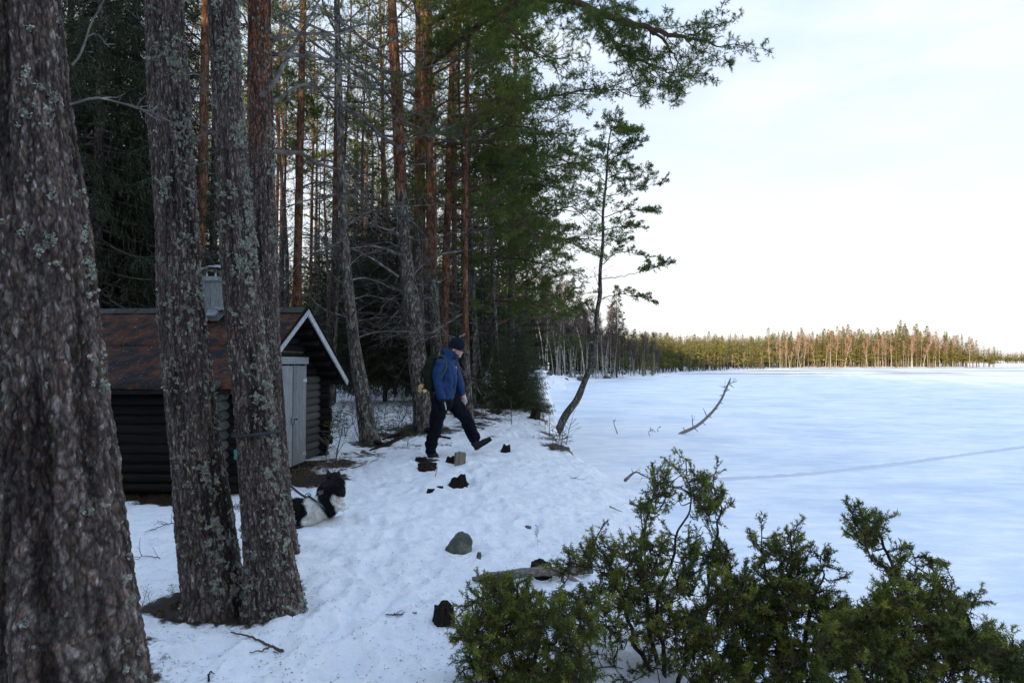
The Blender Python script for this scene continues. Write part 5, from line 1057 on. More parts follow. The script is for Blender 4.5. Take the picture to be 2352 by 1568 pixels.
for i, (x, y, rr_, yy, lab) in enumerate(((308, 565, 24, -.02, 'pale split log, topmost under the green backpack'), (300, 598, 19, -.08, 'split log, rear lower one under the green backpack'), (345, 600, 18, -.1, 'split log, front lower one under the green backpack'), (378, 602, 14, .02, 'thin split log with bark nearest the hiker\'s back'))):
    mb = MB(); n = 7; a0 = random.random() * 6; A = [a0 + k * 2 * math.pi / n + random.uniform(-.2, .2) for k in range(n)]; R_ = [rr_ * kP * random.uniform(.75, 1.15) for _ in A]
    c0 = q_(x, y, yy); V = [c0 + np.array([R_[k] * math.cos(A[k]), s, R_[k] * math.sin(A[k])]) for s in (-.13, .15) for k in range(n)]; V += [c0 + [0, -.13, 0], c0 + [0, .15, 0]]
    mb.add(V, [[2 * n, (k + 1) % n, k] for k in range(n)] + [[2 * n + 1, n + k, n + (k + 1) % n] for k in range(n)], [[k, (k + 1) % n, n + (k + 1) % n, n + k] for k in range(n)]); mb.add(V[:2]) if 0 else None
    o = mb.obj('firewood_piece', [M['firewood']], None, False, fb); tag(o, lab, 'firewood', 'firewood strapped under the backpack')
# ------------------------------------------------------------ the dog
db = hit(712, 1200); kD = .1465 * db[1] / F; print('dog at', db)
dog = empty('dog', db, 'fluffy black and white dog lying on the snow, seen from behind', 'dog')
g_ = lambda cx, cy, y=0.0: np.array([(cx - 760) * kD, y, (1125 - cy) * kD]); s_ = lambda a: np.asarray(a, float) * kD
b = MB(); ell(b, g_(570, 935, -.02), (s_(178), .15, s_(190))); ell(b, g_(760, 930, .03), (s_(190), .16, s_(190))); ell(b, g_(950, 860, .12), (s_(190), .14, s_(200))); ell(b, g_(1020, 740, .17), (s_(170), .13, s_(200)))
etube(b, [g_(1045, 545, .20), g_(1020, 620, .19), g_(985, 700, .17)], s_([112, 150, 185]), [.085, .11, .13]); ell(b, g_(1045, 490, .21), (s_(104), .072, s_(92))); etube(b, [g_(1085, 560, .28), g_(1110, 600, .37)], s_([48, 32]), s_([48, 30]))
ell(b, g_(1150, 700, .17), (s_(80), .09, s_(120))); ell(b, g_(700, 1060, -.06), (s_(150), .10, s_(62)))
etube(b, [g_(1090, 850, .10), g_(1150, 905, .08), g_(1240, 915, .05), g_(1290, 908, .04)], s_([60, 42, 32, 30]), s_([60, 44, 34, 32])); etube(b, [g_(1090, 900, .22), g_(1180, 950, .24), g_(1240, 955, .24)], s_([50, 38, 30]), s_([50, 38, 30]))
for k in (-1, 0, 1): etube(b, [g_(1275, 912, .045 + k * .013), g_(1312, 912, .04 + k * .016)], s_([15, 12]), s_([14, 11]), 8)
ears = [(970, 450, 955, 350), (1115, 455, 1130, 358)]
WP = [[(690, 745), (790, 715), (862, 725), (905, 830), (1010, 985), (990, 1060), (830, 1150), (712, 1150), (702, 1000), (790, 930), (772, 860), (705, 800)], [(1075, 690), (1160, 735), (1250, 800), (1200, 850), (1340, 880), (1340, 960), (1130, 980), (1100, 880), (1050, 750)], [(840, 640), (945, 625), (935, 690), (865, 715)]]
def inpoly(x, y, poly):
    r = np.zeros(len(x), bool); j = len(poly) - 1
    for i in range(len(poly)):
        xi, yi = poly[i]; xj, yj = poly[j]; c = ((yi > y) != (yj > y)) & (x < (xj - xi) * (y - yi) / (yj - yi + 1e-9) + xi); r ^= c; j = i
    return r
def dogcol(V):
    x = V[:, 0] / kD + 760; y = 1125 - V[:, 2] / kD; jx = fbm(V[:, 0] * 50, V[:, 1] * 50, V[:, 2] * 20, s=3, o=3); x = x + jx * 14; w = inpoly(x, y, WP[0]) | inpoly(x, y, WP[1]); g = inpoly(x, y, WP[2])
    c = np.tile(np.array([.006, .006, .008]), (len(V), 1)); c[w] = (.80, .80, .77); c[g] = (.22, .22, .22); pad = (x > 1318) & (y > 890); c[pad] = .01; return c
me, DV, DN = remesh('body', b, .009, [M['fur']], 6, 0, cols=dogcol); link('body', me, dog)
n = 30000; i = RNG.integers(0, len(DV), n); i = i[DV[i, 2] > .012]; n = len(i); p = DV[i] + RNG.normal(0, .003, (n, 3)); x = p[:, 0] / kD + 760; y = 1125 - p[:, 2] / kD
flow = np.stack([np.where(x < 800, -.25, .25) + 0 * x, 0 * x - .1, -1.0 + 0 * x], 1); dd = DN[i] * .55 + flow * .75 + RNG.normal(0, .22, (n, 3)); dd /= np.linalg.norm(dd, axis=1)[:, None]
l = np.where((y < 560), .012, np.where(x > 1180, .010, .034)) * RNG.uniform(.6, 1.4, n); s = np.cross(dd, RNG.normal(0, 1, (n, 3))); s /= np.linalg.norm(s, axis=1)[:, None]; s *= .0022
tip = p + dd * l[:, None]; tip[:, 2] = np.maximum(tip[:, 2], .002); c = dogcol(p) * RNG.uniform(.8, 1.2, (n, 1)); V = np.stack([p - s, p + s, tip], 1).reshape(-1, 3)
o = link('fur', mesh('fur', V, np.arange(3 * n).reshape(-1, 3), None, [M['fur']], None, False, cols=np.repeat(c, 3, 0)), dog); o['kind'] = 'stuff'
for x0, y0, x1, y1 in ears:
    mb = MB(); mb.tube([g_(x0, y0 + 25, .18), g_(x0, y0 - 10, .18), g_((x0 + x1) / 2, (y0 + y1) / 2, .178), g_(x1, y1 + 12, .175), g_(x1, y1, .175)], s_([52, 50, 34, 12, 3]), 10, 0, (.006, .006, .008)); o = mb.obj('ear', [M['fur']], dog)
har = empty('dog_harness', db, 'dark harness with teal trim and ring on the lying dog', 'harness')
mb = MB(); mb.tube(crom([g_(735, 700, -.02), g_(860, 760, -.06), g_(940, 820, -.05), g_(990, 900, -.02), g_(1000, 990, .04)], 16), .010, 8); mb.obj('strap', [M['leash']], har)
mb = MB(); mb.tube(crom([g_(885, 770, -.075), g_(930, 805, -.07), g_(975, 860, -.05)], 10), .0065, 8); mb.obj('trim', [M['teal']], har)
mb = MB(); mb.tube([g_(740 + 38 * math.cos(a), 695 - 32 * math.sin(a), -.03 + .01 * math.cos(a)) for a in np.linspace(0, 2 * math.pi, 17)], .0045, 6, cap=False); mb.obj('ring', [M['teal']], har)
# leash: loop round the right trunk, slack line to the dog
hs, cen, RC = TC; zl = P(587, 993, 4.32)[2]; i = np.argmin(abs(hs - zl)); c = cen[i]; Rl = RC[i] + .020; le = empty('dog_leash', c, 'dark flat leash looped round the pine and slack to the dog', 'leash')
loop = [c + np.array([Rl * math.cos(a), Rl * math.sin(a), .012 * math.cos(a - .3)]) for a in np.linspace(0, 2 * math.pi, 41)]
mb = MB(); V, Q, T = tube(np.array(loop) - c, .010, 8, False); V[:, 2] *= 1.0; mb.add(V, None, Q); mb.tube(np.array([p_ + np.array([0, 0, .013]) for p_ in loop[:30]]) - c, .006, 8); mb.obj('loop', [M['leash']], le)
endd = np.array(db) + g_(715, 722, -.03); st = c + np.array([Rl * .8, Rl * .6, -.01]); mids = [st, P(634, 1040, 4.6), P(648, 1085, 5.2), P(668, 1115, 5.8), P(690, 1134, 6.3), endd]
q = crom(mids, 40); mb = MB(); mb.tube(q - c, .0105, 8); mb.obj('line', [M['leash']], le)
print('figures', time.time() - T0)
# ------------------------------------------------------------ stumps, rock, logs and sticks
def jag(name, u, v, w, h, label, cat='stump', m='rotten', seed=0, lean=(0, 0), ragged=.35, taper=.8, group=None, seg=56, dv=0):
    b = hit(u, v); s = b[1] / F; R = w / 2 * s; H = h * s; mb = MB(); th = np.arange(seg) * 2 * math.pi / seg; rows = []
    nr = 9
    for k in range(nr):
        f = k / (nr - 1); rr = R * (1 - (1 - taper) * f) * (1 + .05 * np.sin(th * 13 + seed)) * (1 + .28 * fbm(np.cos(th) * 1.6 + seed, np.sin(th) * 1.6, np.full(seg, f * .7), s=seed, o=3)) * (1 + .35 * max(0, .25 - f))
        z = H * f * (1 - ragged * .35 + ragged * .55 * fbm(np.cos(th) * 1.3, np.sin(th) * 1.3 + seed, s=seed + 3, o=2) + .10 * ragged * RNG.uniform(-1, 1, seg)) if k else np.full(seg, -.08)
        rows.append(np.stack([rr * np.cos(th) + lean[0] * f * H, rr * np.sin(th) + lean[1] * f * H, z], 1))
    inn = rows[-1].copy(); cen_ = inn.mean(0); inn = cen_ + (inn - cen_) * .55; inn[:, 2] = rows[-1][:, 2] - H * ragged * .35 * RNG.uniform(.2, 1.0, seg); rows.append(inn)
    V = np.concatenate(rows + [cen_[None] - [0, 0, H * ragged * .3]]); n = len(rows); i = np.arange(n - 1)[:, None] * seg; j = np.arange(seg)[None]; k = (j + 1) % seg
    mb.add(V, [[n * seg, (n - 1) * seg + a, (n - 1) * seg + (a + 1) % seg] for a in range(seg)], np.stack([i + j, i + k, i + seg + k, i + seg + j], -1).reshape(-1, 4))
    o = mb.obj(name, [M[m]], None, False, b - np.array([0, 0, .01])); return tag(o, label, cat, group)
jag('tree_stump', 1018, 1428, 48, 42, 'rotten reddish brown stump, lower left of the juniper in the foreground', seed=3, ragged=.16, taper=.95)
jag('tree_stump', 1243, 1318, 50, 30, 'dark rotten stump with a tiny dead seedling on top, behind the lying log', seed=4, ragged=.25, taper=.85)
jag('tree_stump', 1350, 1280, 22, 16, 'small dark stump half hidden by the juniper top on the slope', seed=6)
jag('tree_stump', 1052, 1114, 46, 24, 'black splintered stump with moss, lowest of those before the hiker', seed=7, ragged=.6, taper=.6)
jag('tree_stump', 1160, 1036, 22, 17, 'small jagged stump in the snow ahead of the raised boot', seed=8, ragged=.6, taper=.7, lean=(.3, 0))
jag('tree_stump', 1229, 960, 20, 24, 'cut stump on the edge of the snowy bank', seed=9, ragged=.12, taper=.85, lean=(.15, 0))
jag('tree_stump', 1036, 1062, 26, 15, 'dark broken stump piece beside the pale sawn block', seed=10, ragged=.5, taper=.6)
jag('tree_stump', 983, 1073, 46, 13, 'flat black stump lying under the standing boot', seed=11, ragged=.3, taper=.9)
jag('tree_stump', 968, 1060, 30, 12, 'low dark stump rim behind the standing boot', seed=12, ragged=.4, taper=.8)
jag('rotten_wood', 990, 1127, 18, 7, 'dark root piece in the snow below the black splintered stump', 'wood', seed=13, ragged=.4)
jag('rotten_wood', 1010, 1118, 16, 4, 'small flat dark root piece next to the root chunk', 'wood', seed=14, ragged=.4)
jag('tree_stump', 1135, 947, 34, 7, 'flat dark wood showing through snow near the shore thicket', seed=15, ragged=.3)
jag('tree_stump', 862, 1018, 20, 12, 'brown root swelling at the foot of the slender leaning pine', seed=16, m='rotten', taper=.5)
jag('moss_hummock', 560, 1380, 66, 20, 'dark reddish mossy root hummock between the joined pine trunks', 'moss', 'moss', 17, ragged=.3, taper=.5)
jag('moss_hummock', 415, 1392, 60, 16, 'dark root ridge with berry twigs left of the joined pines', 'moss', 'moss', 18, ragged=.3, taper=.4)
jag('moss_hummock', 365, 1408, 34, 10, 'low mossy end of the root ridge in the snow', 'moss', 'moss', 19, ragged=.3, taper=.4)
jag('moss_hummock', 640, 1368, 50, 10, 'dark mossy rim at the foot of the leashed pine', 'moss', 'moss', 20, ragged=.3, taper=.5)
# sawn block
b = hit(1056, 1064); s = b[1] / F; mb = MB(); Rb = np.array(Matrix.Rotation(.25, 3, 'Z') @ Matrix.Rotation(.04, 3, 'Y')); [mb.box(Rb @ np.array([xx * s, yy * s, hh * s / 2 - .03]), (ww * s, dd_ * s, hh * s + .02), Rb, jit=.006) for xx, yy, ww, dd_, hh in ((-7.6, .6, 8, 21, 27), (0.4, -.4, 7.6, 23, 29), (8.2, .5, 7.6, 20, 27.5))]; o = mb.obj('sawn_block', [M['cut_wood']], None, False, b); tag(o, 'pale square sawn wood block standing in the snow before the hiker', 'wood block')
# boulders
def boulder(u, v, w, h, label, seed, dp=.9):
    b = hit(u, v); s = b[1] / F; mb = MB(); ell(mb, (0, 0, 0), (1, 1, 1), 40); V, T, Q, mi, C = mb.arrays()
    th = np.linspace(0, math.pi, 31)[1:-1]; ph = np.arange(44) * 2 * math.pi / 44; S = np.stack([np.outer(np.sin(th), np.cos(ph)), np.outer(np.sin(th), np.sin(ph)), np.outer(np.cos(th), np.ones(44))], -1).reshape(-1, 3)
    S = np.vstack([S, [0, 0, 1.]]); m_ = 29; i = np.arange(m_ - 1)[:, None] * 44; j = np.arange(44)[None]; k = (j + 1) % 44; Q = np.stack([i + j, i + 44 + j, i + 44 + k, i + k], -1).reshape(-1, 4); T = [[m_ * 44, a, (a + 1) % 44] for a in range(44)]
    f = 1 + .22 * fbm(S[:, 0] * 1.5 + seed, S[:, 1] * 1.5, S[:, 2] * 1.5, s=seed, o=2) + .05 * fbm(S[:, 0] * 6, S[:, 1] * 6, S[:, 2] * 6, s=seed, o=3); S = S * f[:, None] * np.array([w / 2 * s, w / 2 * s * dp, h * s])
    S = S @ np.array(Matrix.Rotation(.22, 3, 'Y')).T
    o = link('boulder', mesh('boulder', S, T, Q, [M['rock']], None, True), None, b + np.array([0, w / 2 * s * .3, 0])); return tag(o, label, 'rock')
boulder(1052, 1268, 58, 41, 'rounded grey green boulder poking out of the snow in the foreground', 3)
boulder(1099, 1282, 11, 14, 'small flat stone beside the grey green boulder', 5); boulder(1215, 1212, 20, 4, 'low grey stone barely showing through the snow slope', 7); 
for (u, v, w, h, l) in ((1263, 872, 14, 5, 'dark snow capped stone, leftmost on the shore across the bay'), (1335, 871, 22, 7, 'dark shore stone beneath the leaning pine crook'), (1300, 873, 12, 5, 'dark shore stone between the thicket and the ice'), (1395, 869, 18, 6, 'dark shore stone right of the leaning pine')): boulder(u, v, w, h, l, u)
# the lying log and its side limb
def stick(name, pts, r, label, cat='branch', m='twig', twigs=0, tl=.2, lift=.01, group=None, seg=8, lake=False, tr=.003):
    w = []
    for t in pts:
        h = hit(t[0], t[1], lake); w.append(h + np.array([0, 0, lift + (t[2] if len(t) > 2 else 0)]))
    w = np.array(w); q = crom(w, 8 * len(w)); base = q[0].copy(); mb = MB(); rr = np.interp(np.linspace(0, 1, len(q)), np.linspace(0, 1, len(np.atleast_1d(r))) if np.size(r) > 1 else [0, 1], r if np.size(r) > 1 else [r, r * .35]); q = q + RNG.normal(0, .002, q.shape); mb.tube(q - base, rr, seg)
    for k in range(twigs):
        i = RNG.integers(2, len(q) - 1); d = nrm(q[i] - q[i - 1]) + RNG.normal(0, .6, 3); d[2] = abs(d[2]) * .5 + .05; t = wander(q[i] - base, d, tl * RNG.uniform(.4, 1.1), 6, .25); mb.tube(t, np.linspace(tr, .0012, 7), 4)
    o = mb.obj(name, [M[m]], None, True, base); return tag(o, label, cat, group)
b1 = hit(1085, 1340); lg = empty('fallen_log', b1, 'grey weathered log lying across the bank behind the juniper', 'log')
q = crom([hit(1085, 1340) + [0, 0, .03], hit(1150, 1338) + [0, 0, .05], hit(1230, 1335) + [0, 0, .07], P(1300, 1312, hit(1230, 1335)[1] + .15), P(1360, 1308, hit(1230, 1335)[1] + .25)], 40); mb = MB(); V, Q, T = tube(q - b1, np.interp(np.linspace(0, 1, 40), [0, .1, .6, 1], [.018, .032, .036, .028]), 14)
V = V * 1.0; f = fbm(V[:, 0] * 9, V[:, 1] * 30, V[:, 2] * 30, s=5, o=3); V = V + f[:, None] * .006; mb.add(V, T, Q); mb.obj('stem', [M['greylog']], lg)
mb = MB(); mb.tube(crom([q[28], P(1340, 1345, q[28][1] - .1), P(1400, 1390, q[28][1] - .25)], 14) - b1, np.linspace(.018, .006, 14), 8); mb.obj('limb', [M['greylog']], lg)
stick('fallen_stick', [(530, 1456), (575, 1466), (610, 1484), (650, 1500)], (.004, .008), 'forked brown stick lying on the snow at the bottom left', twigs=0, m='ltwig'); stick('fallen_stick', [(573, 1504), (600, 1498), (622, 1489)], (.0025, .005), 'short side piece of the forked brown stick', m='ltwig')
stick('fallen_branch', [(418, 1203), (385, 1207), (345, 1222)], (.006, .002), 'spreading dry twigs on the snow left of the joined pines', twigs=9, tl=.22); stick('fallen_branch', [(368, 1284), (340, 1280), (312, 1282)], (.004, .002), 'thin branched twig on the snow below the spreading dry twigs', twigs=5, tl=.18, tr=.002)
stick('fallen_stick', [(668, 1216), (690, 1214), (716, 1205)], (.006, .008), 'short dark stick on the snow just below the dog', m='rotten'); stick('fallen_branch', [(885, 1416), (920, 1416), (956, 1412)], (.004, .006), 'short lichen covered twig in the middle of the foreground snow', twigs=9, tl=.05)
stick('fallen_stick', [(478, 1568), (482, 1548), (492, 1552)], .005, 'tiny bent twig at the bottom of the picture', m='rotten'); stick('fallen_stick', [(628, 1500), (640, 1504)], .003, 'sliver of wood by the forked stick', m='rotten')
stick('fallen_branch', [(1000, 1095, .0), (1006, 1080, .05)], .004, 'thin twig standing by the black stump', twigs=3, tl=.15); stick('sapling', [(1175, 975), (1174, 955, .14), (1172, 938, .32)], (.010, .004), 'leafless forked sapling on the snow bank near the shore', 'sapling', twigs=4, tl=.35)
stick('fallen_branch', [(1436, 1122, .10), (1460, 1104, .16), (1480, 1108, .12), (1520, 1118, .05)], (.022, .008), 'broken dead branch sticking from the bank behind the juniper', twigs=14, tl=.3, tr=.005); stick('fallen_stick', [(1400, 1170, .02), (1430, 1182, .02)], .007, 'short dark twig on the snow slope by the juniper', twigs=2, tl=.08); stick('fallen_stick', [(1310, 1098), (1340, 1104)], .004, 'fine twig on the upper snow slope', twigs=3, tl=.1)
stick('fallen_stick', [(780, 1082), (830, 1070), (870, 1055)], .008, 'long thin stick across the path near the cabin', m='rotten'); stick('fallen_stick', [(1040, 960), (1120, 950)], .01, 'bare root on the bank behind the hiker', m='rotten')
# roots by the pines
for k, (pts, lab) in enumerate((([(960, 985, .05), (920, 1000, .03), (880, 1010, .0)], 'root running left from the lichened pine foot'), ([(980, 990, .05), (1000, 1003, .02), (1035, 1008, 0)], 'root running right from the lichened pine foot'), ([(860, 1020, .04), (885, 1022, .0)], 'stub root right of the slender leaning pine'), ([(940, 1000, .04), (900, 1018, .02), (850, 1035, .0)], 'low root crossing the snow toward the cabin path'))): stick('tree_root', pts, (.05, .018), lab, 'root', 'rotten')
# things frozen into the lake
def ice_branch():
    b = hit(1563, 996, True); d = b[1]; pts = [b - [0, 0, .1], b, P(1600, 978, d), P(1632, 950, d), P(1655, 920, d), P(1668, 892, d), P(1677, 872, d)]; q = crom(pts, 50); base = b
    o = empty('frozen_branch', base, 'large curved dead branch rising from the ice with broken stubs', 'branch'); mb = MB(); mb.tube(q - base, np.linspace(.060, .026, 50), 10); mb.obj('stem', [M['greylog']], o)
    for k, (u, v, du, dv) in enumerate(((1572, 990, -4, -10), (1592, 980, -2, -26), (1594, 982, 10, 10), (1612, 970, 10, 6), (1624, 958, -10, -22), (1628, 955, 8, 5), (1640, 940, 12, -3), (1652, 925, 10, 2), (1660, 908, -8, 2), (1664, 900, 10, -6), (1668, 893, 9, 4), (1672, 884, -16, 6), (1674, 880, 18, -4), (1675, 882, 12, 10), (1676, 874, 3, -8))):
        a = P(u, v, d); e = P(u + du, v + dv, d + random.uniform(-.15, .15)); mb = MB(); mb.tube([a - base, (a + e) / 2 - base + RNG.normal(0, .01, 3), e - base], [.016, .012, .004], 6)
        if k in (1, 11, 12):
            for _ in range(4): t = wander((a + e) / 2 - base, nrm(e - a) + RNG.normal(0, .7, 3), .22, 4, .3); mb.tube(t, .005, 4)
        mb.obj('stub', [M['twig']], o)
ice_branch()
def ice_twig(pts, r, label):
    b = hit(*pts[0], True); d = b[1]; q = crom([b - [0, 0, .05]] + [P(u, v, d) for u, v in pts], 24); mb = MB(); mb.tube(q - b, np.linspace(r, r * .5, 24), 7)
    for k in range(3): t = wander(q[-3 - k] - b, nrm(q[-1] - q[-4]) + RNG.normal(0, .9, 3), .12, 4, .2); mb.tube(t, .006, 4)
    tag(mb.obj('frozen_twig', [M['twig']], None, True, b), label, 'twig')
ice_twig([(1418, 996), (1414, 984), (1410, 972), (1412, 964)], .018, 'bent dark twig standing in the ice, nearest the leaning pine'); ice_twig([(1492, 1000), (1490, 992), (1496, 986)], .012, 'small hooked twig in the ice, middle one of three'); ice_twig([(1505, 992), (1500, 987), (1495, 984)], .009, 'short straight twig behind the hooked twig in the ice'); ice_twig([(1512, 991), (1510, 986), (1514, 981)], .012, 'tiny curled twig in the ice left of the large curved branch')
# ------------------------------------------------------------ seedlings, shrubs, grass, litter
def seedling(n=26, h=.5, leafy_=True, m='bush'):
    mb = MB(); q = wander((0, 0, -.03), (0, 0, 1), h, 6, .08); mb.tube(q, np.linspace(.008, .002, 7), 4, 0)
    for k in range(n):
        i = RNG.uniform(1, 6); p = np.array([np.interp(i, range(7), q[:, c]) for c in range(3)]); a = k * 2.4; l = h * .55 * (1.15 - i / 6.5); t = wander(p, (math.cos(a), math.sin(a), .35 if leafy_ else .9), l, 4, .15); mb.tube(t, .0022, 3, 0, cap=False)
        if leafy_:
            for j in range(1, 5): tuft(mb, t[j], t[j] - t[j - 1], .028, 7, .006, 1)
    return mb.mesh('seedling', [M['twig'], M[m]], False)
SD = [seedling(22, .45) for _ in range(3)] + [seedling(14, .5, False) for _ in range(3)]
k = 0
while k < 120:
    u = random.uniform(742, 965) if k < 95 else random.uniform(1000, 1130); v = random.uniform(895, 1010) if k < 95 else random.uniform(905, 960); b = hit(u, v); 
    if b[1] < 11.5: continue
    i = random.choice(range(6)); nm = 'spruce_seedling' if i < 3 else 'bare_shrub'; o = link(nm, SD[i], None, b, (random.gauss(0, .15), random.gauss(0, .15), random.uniform(0, 6)), random.uniform(.35, 1.25)); tag(o, ('small green spruce seedling in the snow, ' if i < 3 else 'small leafless twiggy shrub in the snow, ') + ('near the path, ' if b[1] < 14.5 else 'midway back, ' if b[1] < 20 else 'farther back, ') + woodp(u), 'seedling' if i < 3 else 'shrub', 'seedlings in the forest snow' if i < 3 else 'leafless shrubs in the forest snow'); k += 1
for (u, v, s, i, lab) in ((748, 1050, 1.5, 0, 'green seedling at the cabin corner, lower one'), (752, 1000, 1.7, 1, 'green seedling behind the log ends, upper one'), (770, 1065, 1.5, 3, 'leafless shrub by the cabin corner, nearest the path'), (745, 1030, 1.7, 4, 'leafless shrub against the far log ends'), (935, 1025, .8, 2, 'flattened green sprig on the snow below the lichened pine'), (1282, 1033, 1.0, 0, 'green tuft under the foot of the leaning pine'), (1270, 1020, .9, 1, 'small green plant beside the leaning pine foot'), (1252, 985, 1.0, 2, 'green plant on the bank edge left of the leaning pine'), (1262, 1000, 1.1, 3, 'leafless shrub on the bank edge by the leaning pine'), (1300, 1020, 1.3, 4, 'leafless shrub right of the leaning pine foot'), (1248, 965, 1.2, 5, 'leafless shrub next to the cut stump on the bank'), (1240, 975, .8, 0, 'green sprig under the cut stump on the bank'), (1290, 1028, 1.0, 1, 'bushy green plant at the bank foot'), (1082, 965, 1.0, 3, 'leafless shrub at the foot of the scarred thin pine'), (1110, 925, .9, 4, 'leafless shrub at the foot of the grey bank pine'), (325, 1400, .34, 3, 'spindly berry twigs left of the root ridge'), (345, 1405, .3, 5, 'second clump of berry twigs left of the root ridge'), (400, 1375, .25, 0, 'green berry sprigs on the root ridge'), (655, 1350, .22, 1, 'green sprigs at the right foot of the leashed pine'), (590, 1378, .2, 2, 'green sprigs in front of the joined pines'), (1235, 1285, .28, 0, 'tiny reddish dead seedling standing on a dark stump')):
    b = hit(u, v); b = b + np.array([0, 0, .12 if 'on a dark stump' in lab else 0]); o = link('plant', SD[i], None, b, (0, 0, random.uniform(0, 6)), s if 'on a dark' not in lab else (.15, .15, .42)); tag(o, lab, 'plant')
def grass_tufts(spots, name, label, m='grass'):
    mb = MB()
    for (u, v, n, rad, h) in spots:
        b = hit(u, v); p = np.array([b[0], b[1], 0]) + np.stack([RNG.normal(0, rad, n), RNG.normal(0, rad * .8, n), np.zeros(n)], 1); p[:, 2] = hbase(p[:, 0], p[:, 1]) - .01; d = RNG.normal(0, .75, (n, 3)); d[:, 2] = RNG.uniform(.25, 1.1, n); d /= np.linalg.norm(d, axis=1)[:, None]; l = h * RNG.uniform(.5, 1.3, (n, 1)); s = np.cross(d, RNG.normal(0, 1, (n, 3))); s /= np.linalg.norm(s, axis=1)[:, None]; s *= .0028
        bend = p + d * l + np.array([0, 0, -.25]) * l; mid = p + d * l * .55; V = np.stack([p - s, p + s, mid + s * .7, mid - s * .7, bend], 1).reshape(-1, 3); i = np.arange(n) * 5; mb.add(V, np.stack([i + 3, i + 2, i + 4], 1), np.stack([i, i + 1, i + 2, i + 3], 1))
    o = mb.obj(name, [M[m]], None, False); o['kind'] = 'stuff'; tag(o, label, 'grass')
grass_tufts([(700, 1082, 420, .10, .12), (725, 1068, 300, .14, .13), (745, 1075, 260, .16, .12), (680, 1092, 260, .10, .10), (715, 1090, 200, .12, .08), (770, 1058, 160, .2, .1)], 'dry_grass', 'dry yellow grass along the cabin door and corner')
grass_tufts([(250, 1132, 200, .2, .10), (300, 1138, 240, .2, .10), (350, 1142, 240, .2, .10), (395, 1145, 200, .2, .10), (550, 1165, 160, .12, .12), (880, 1005, 300, .3, .15), (950, 1000, 260, .3, .12), (1115, 960, 200, .4, .12), (1270, 1010, 200, .2, .15)], 'ground_cover', 'dark withered undergrowth along the cabin wall and pine feet', 'moss')
def litter():
    n = 9500; y = 2.2 + 14 * RNG.random(n) ** 1.4; x = RNG.uniform(-.75, .12, n) * y; ok = x < shore(y) + .3; x, y = x[ok], y[ok]; n = len(x); z = hbase(x, y) + .004; p = np.stack([x, y, z], 1)
    a = RNG.uniform(0, math.pi, n); d = np.stack([np.cos(a), np.sin(a), RNG.normal(0, .06, n)], 1); l = np.where(RNG.random(n) < .25, RNG.uniform(.006, .012, n), RNG.uniform(.012, .035, n))[:, None]; wdt = np.where(l[:, 0] < .012, .0035, .0011)[:, None]; s = np.stack([-d[:, 1], d[:, 0], 0 * a], 1) * wdt
    V = np.stack([p - s, p + s, p + d * l + s, p + d * l - s], 1).reshape(-1, 3); V[:, 2] += .001; i = np.arange(n) * 4; o = link('needle_litter', mesh('needle_litter', V, None, np.stack([i, i + 1, i + 2, i + 3], 1), [M['litter']], None, False)); o['kind'] = 'stuff'; tag(o, 'scattered brown needles and bark flakes on the snow', 'litter')
litter()
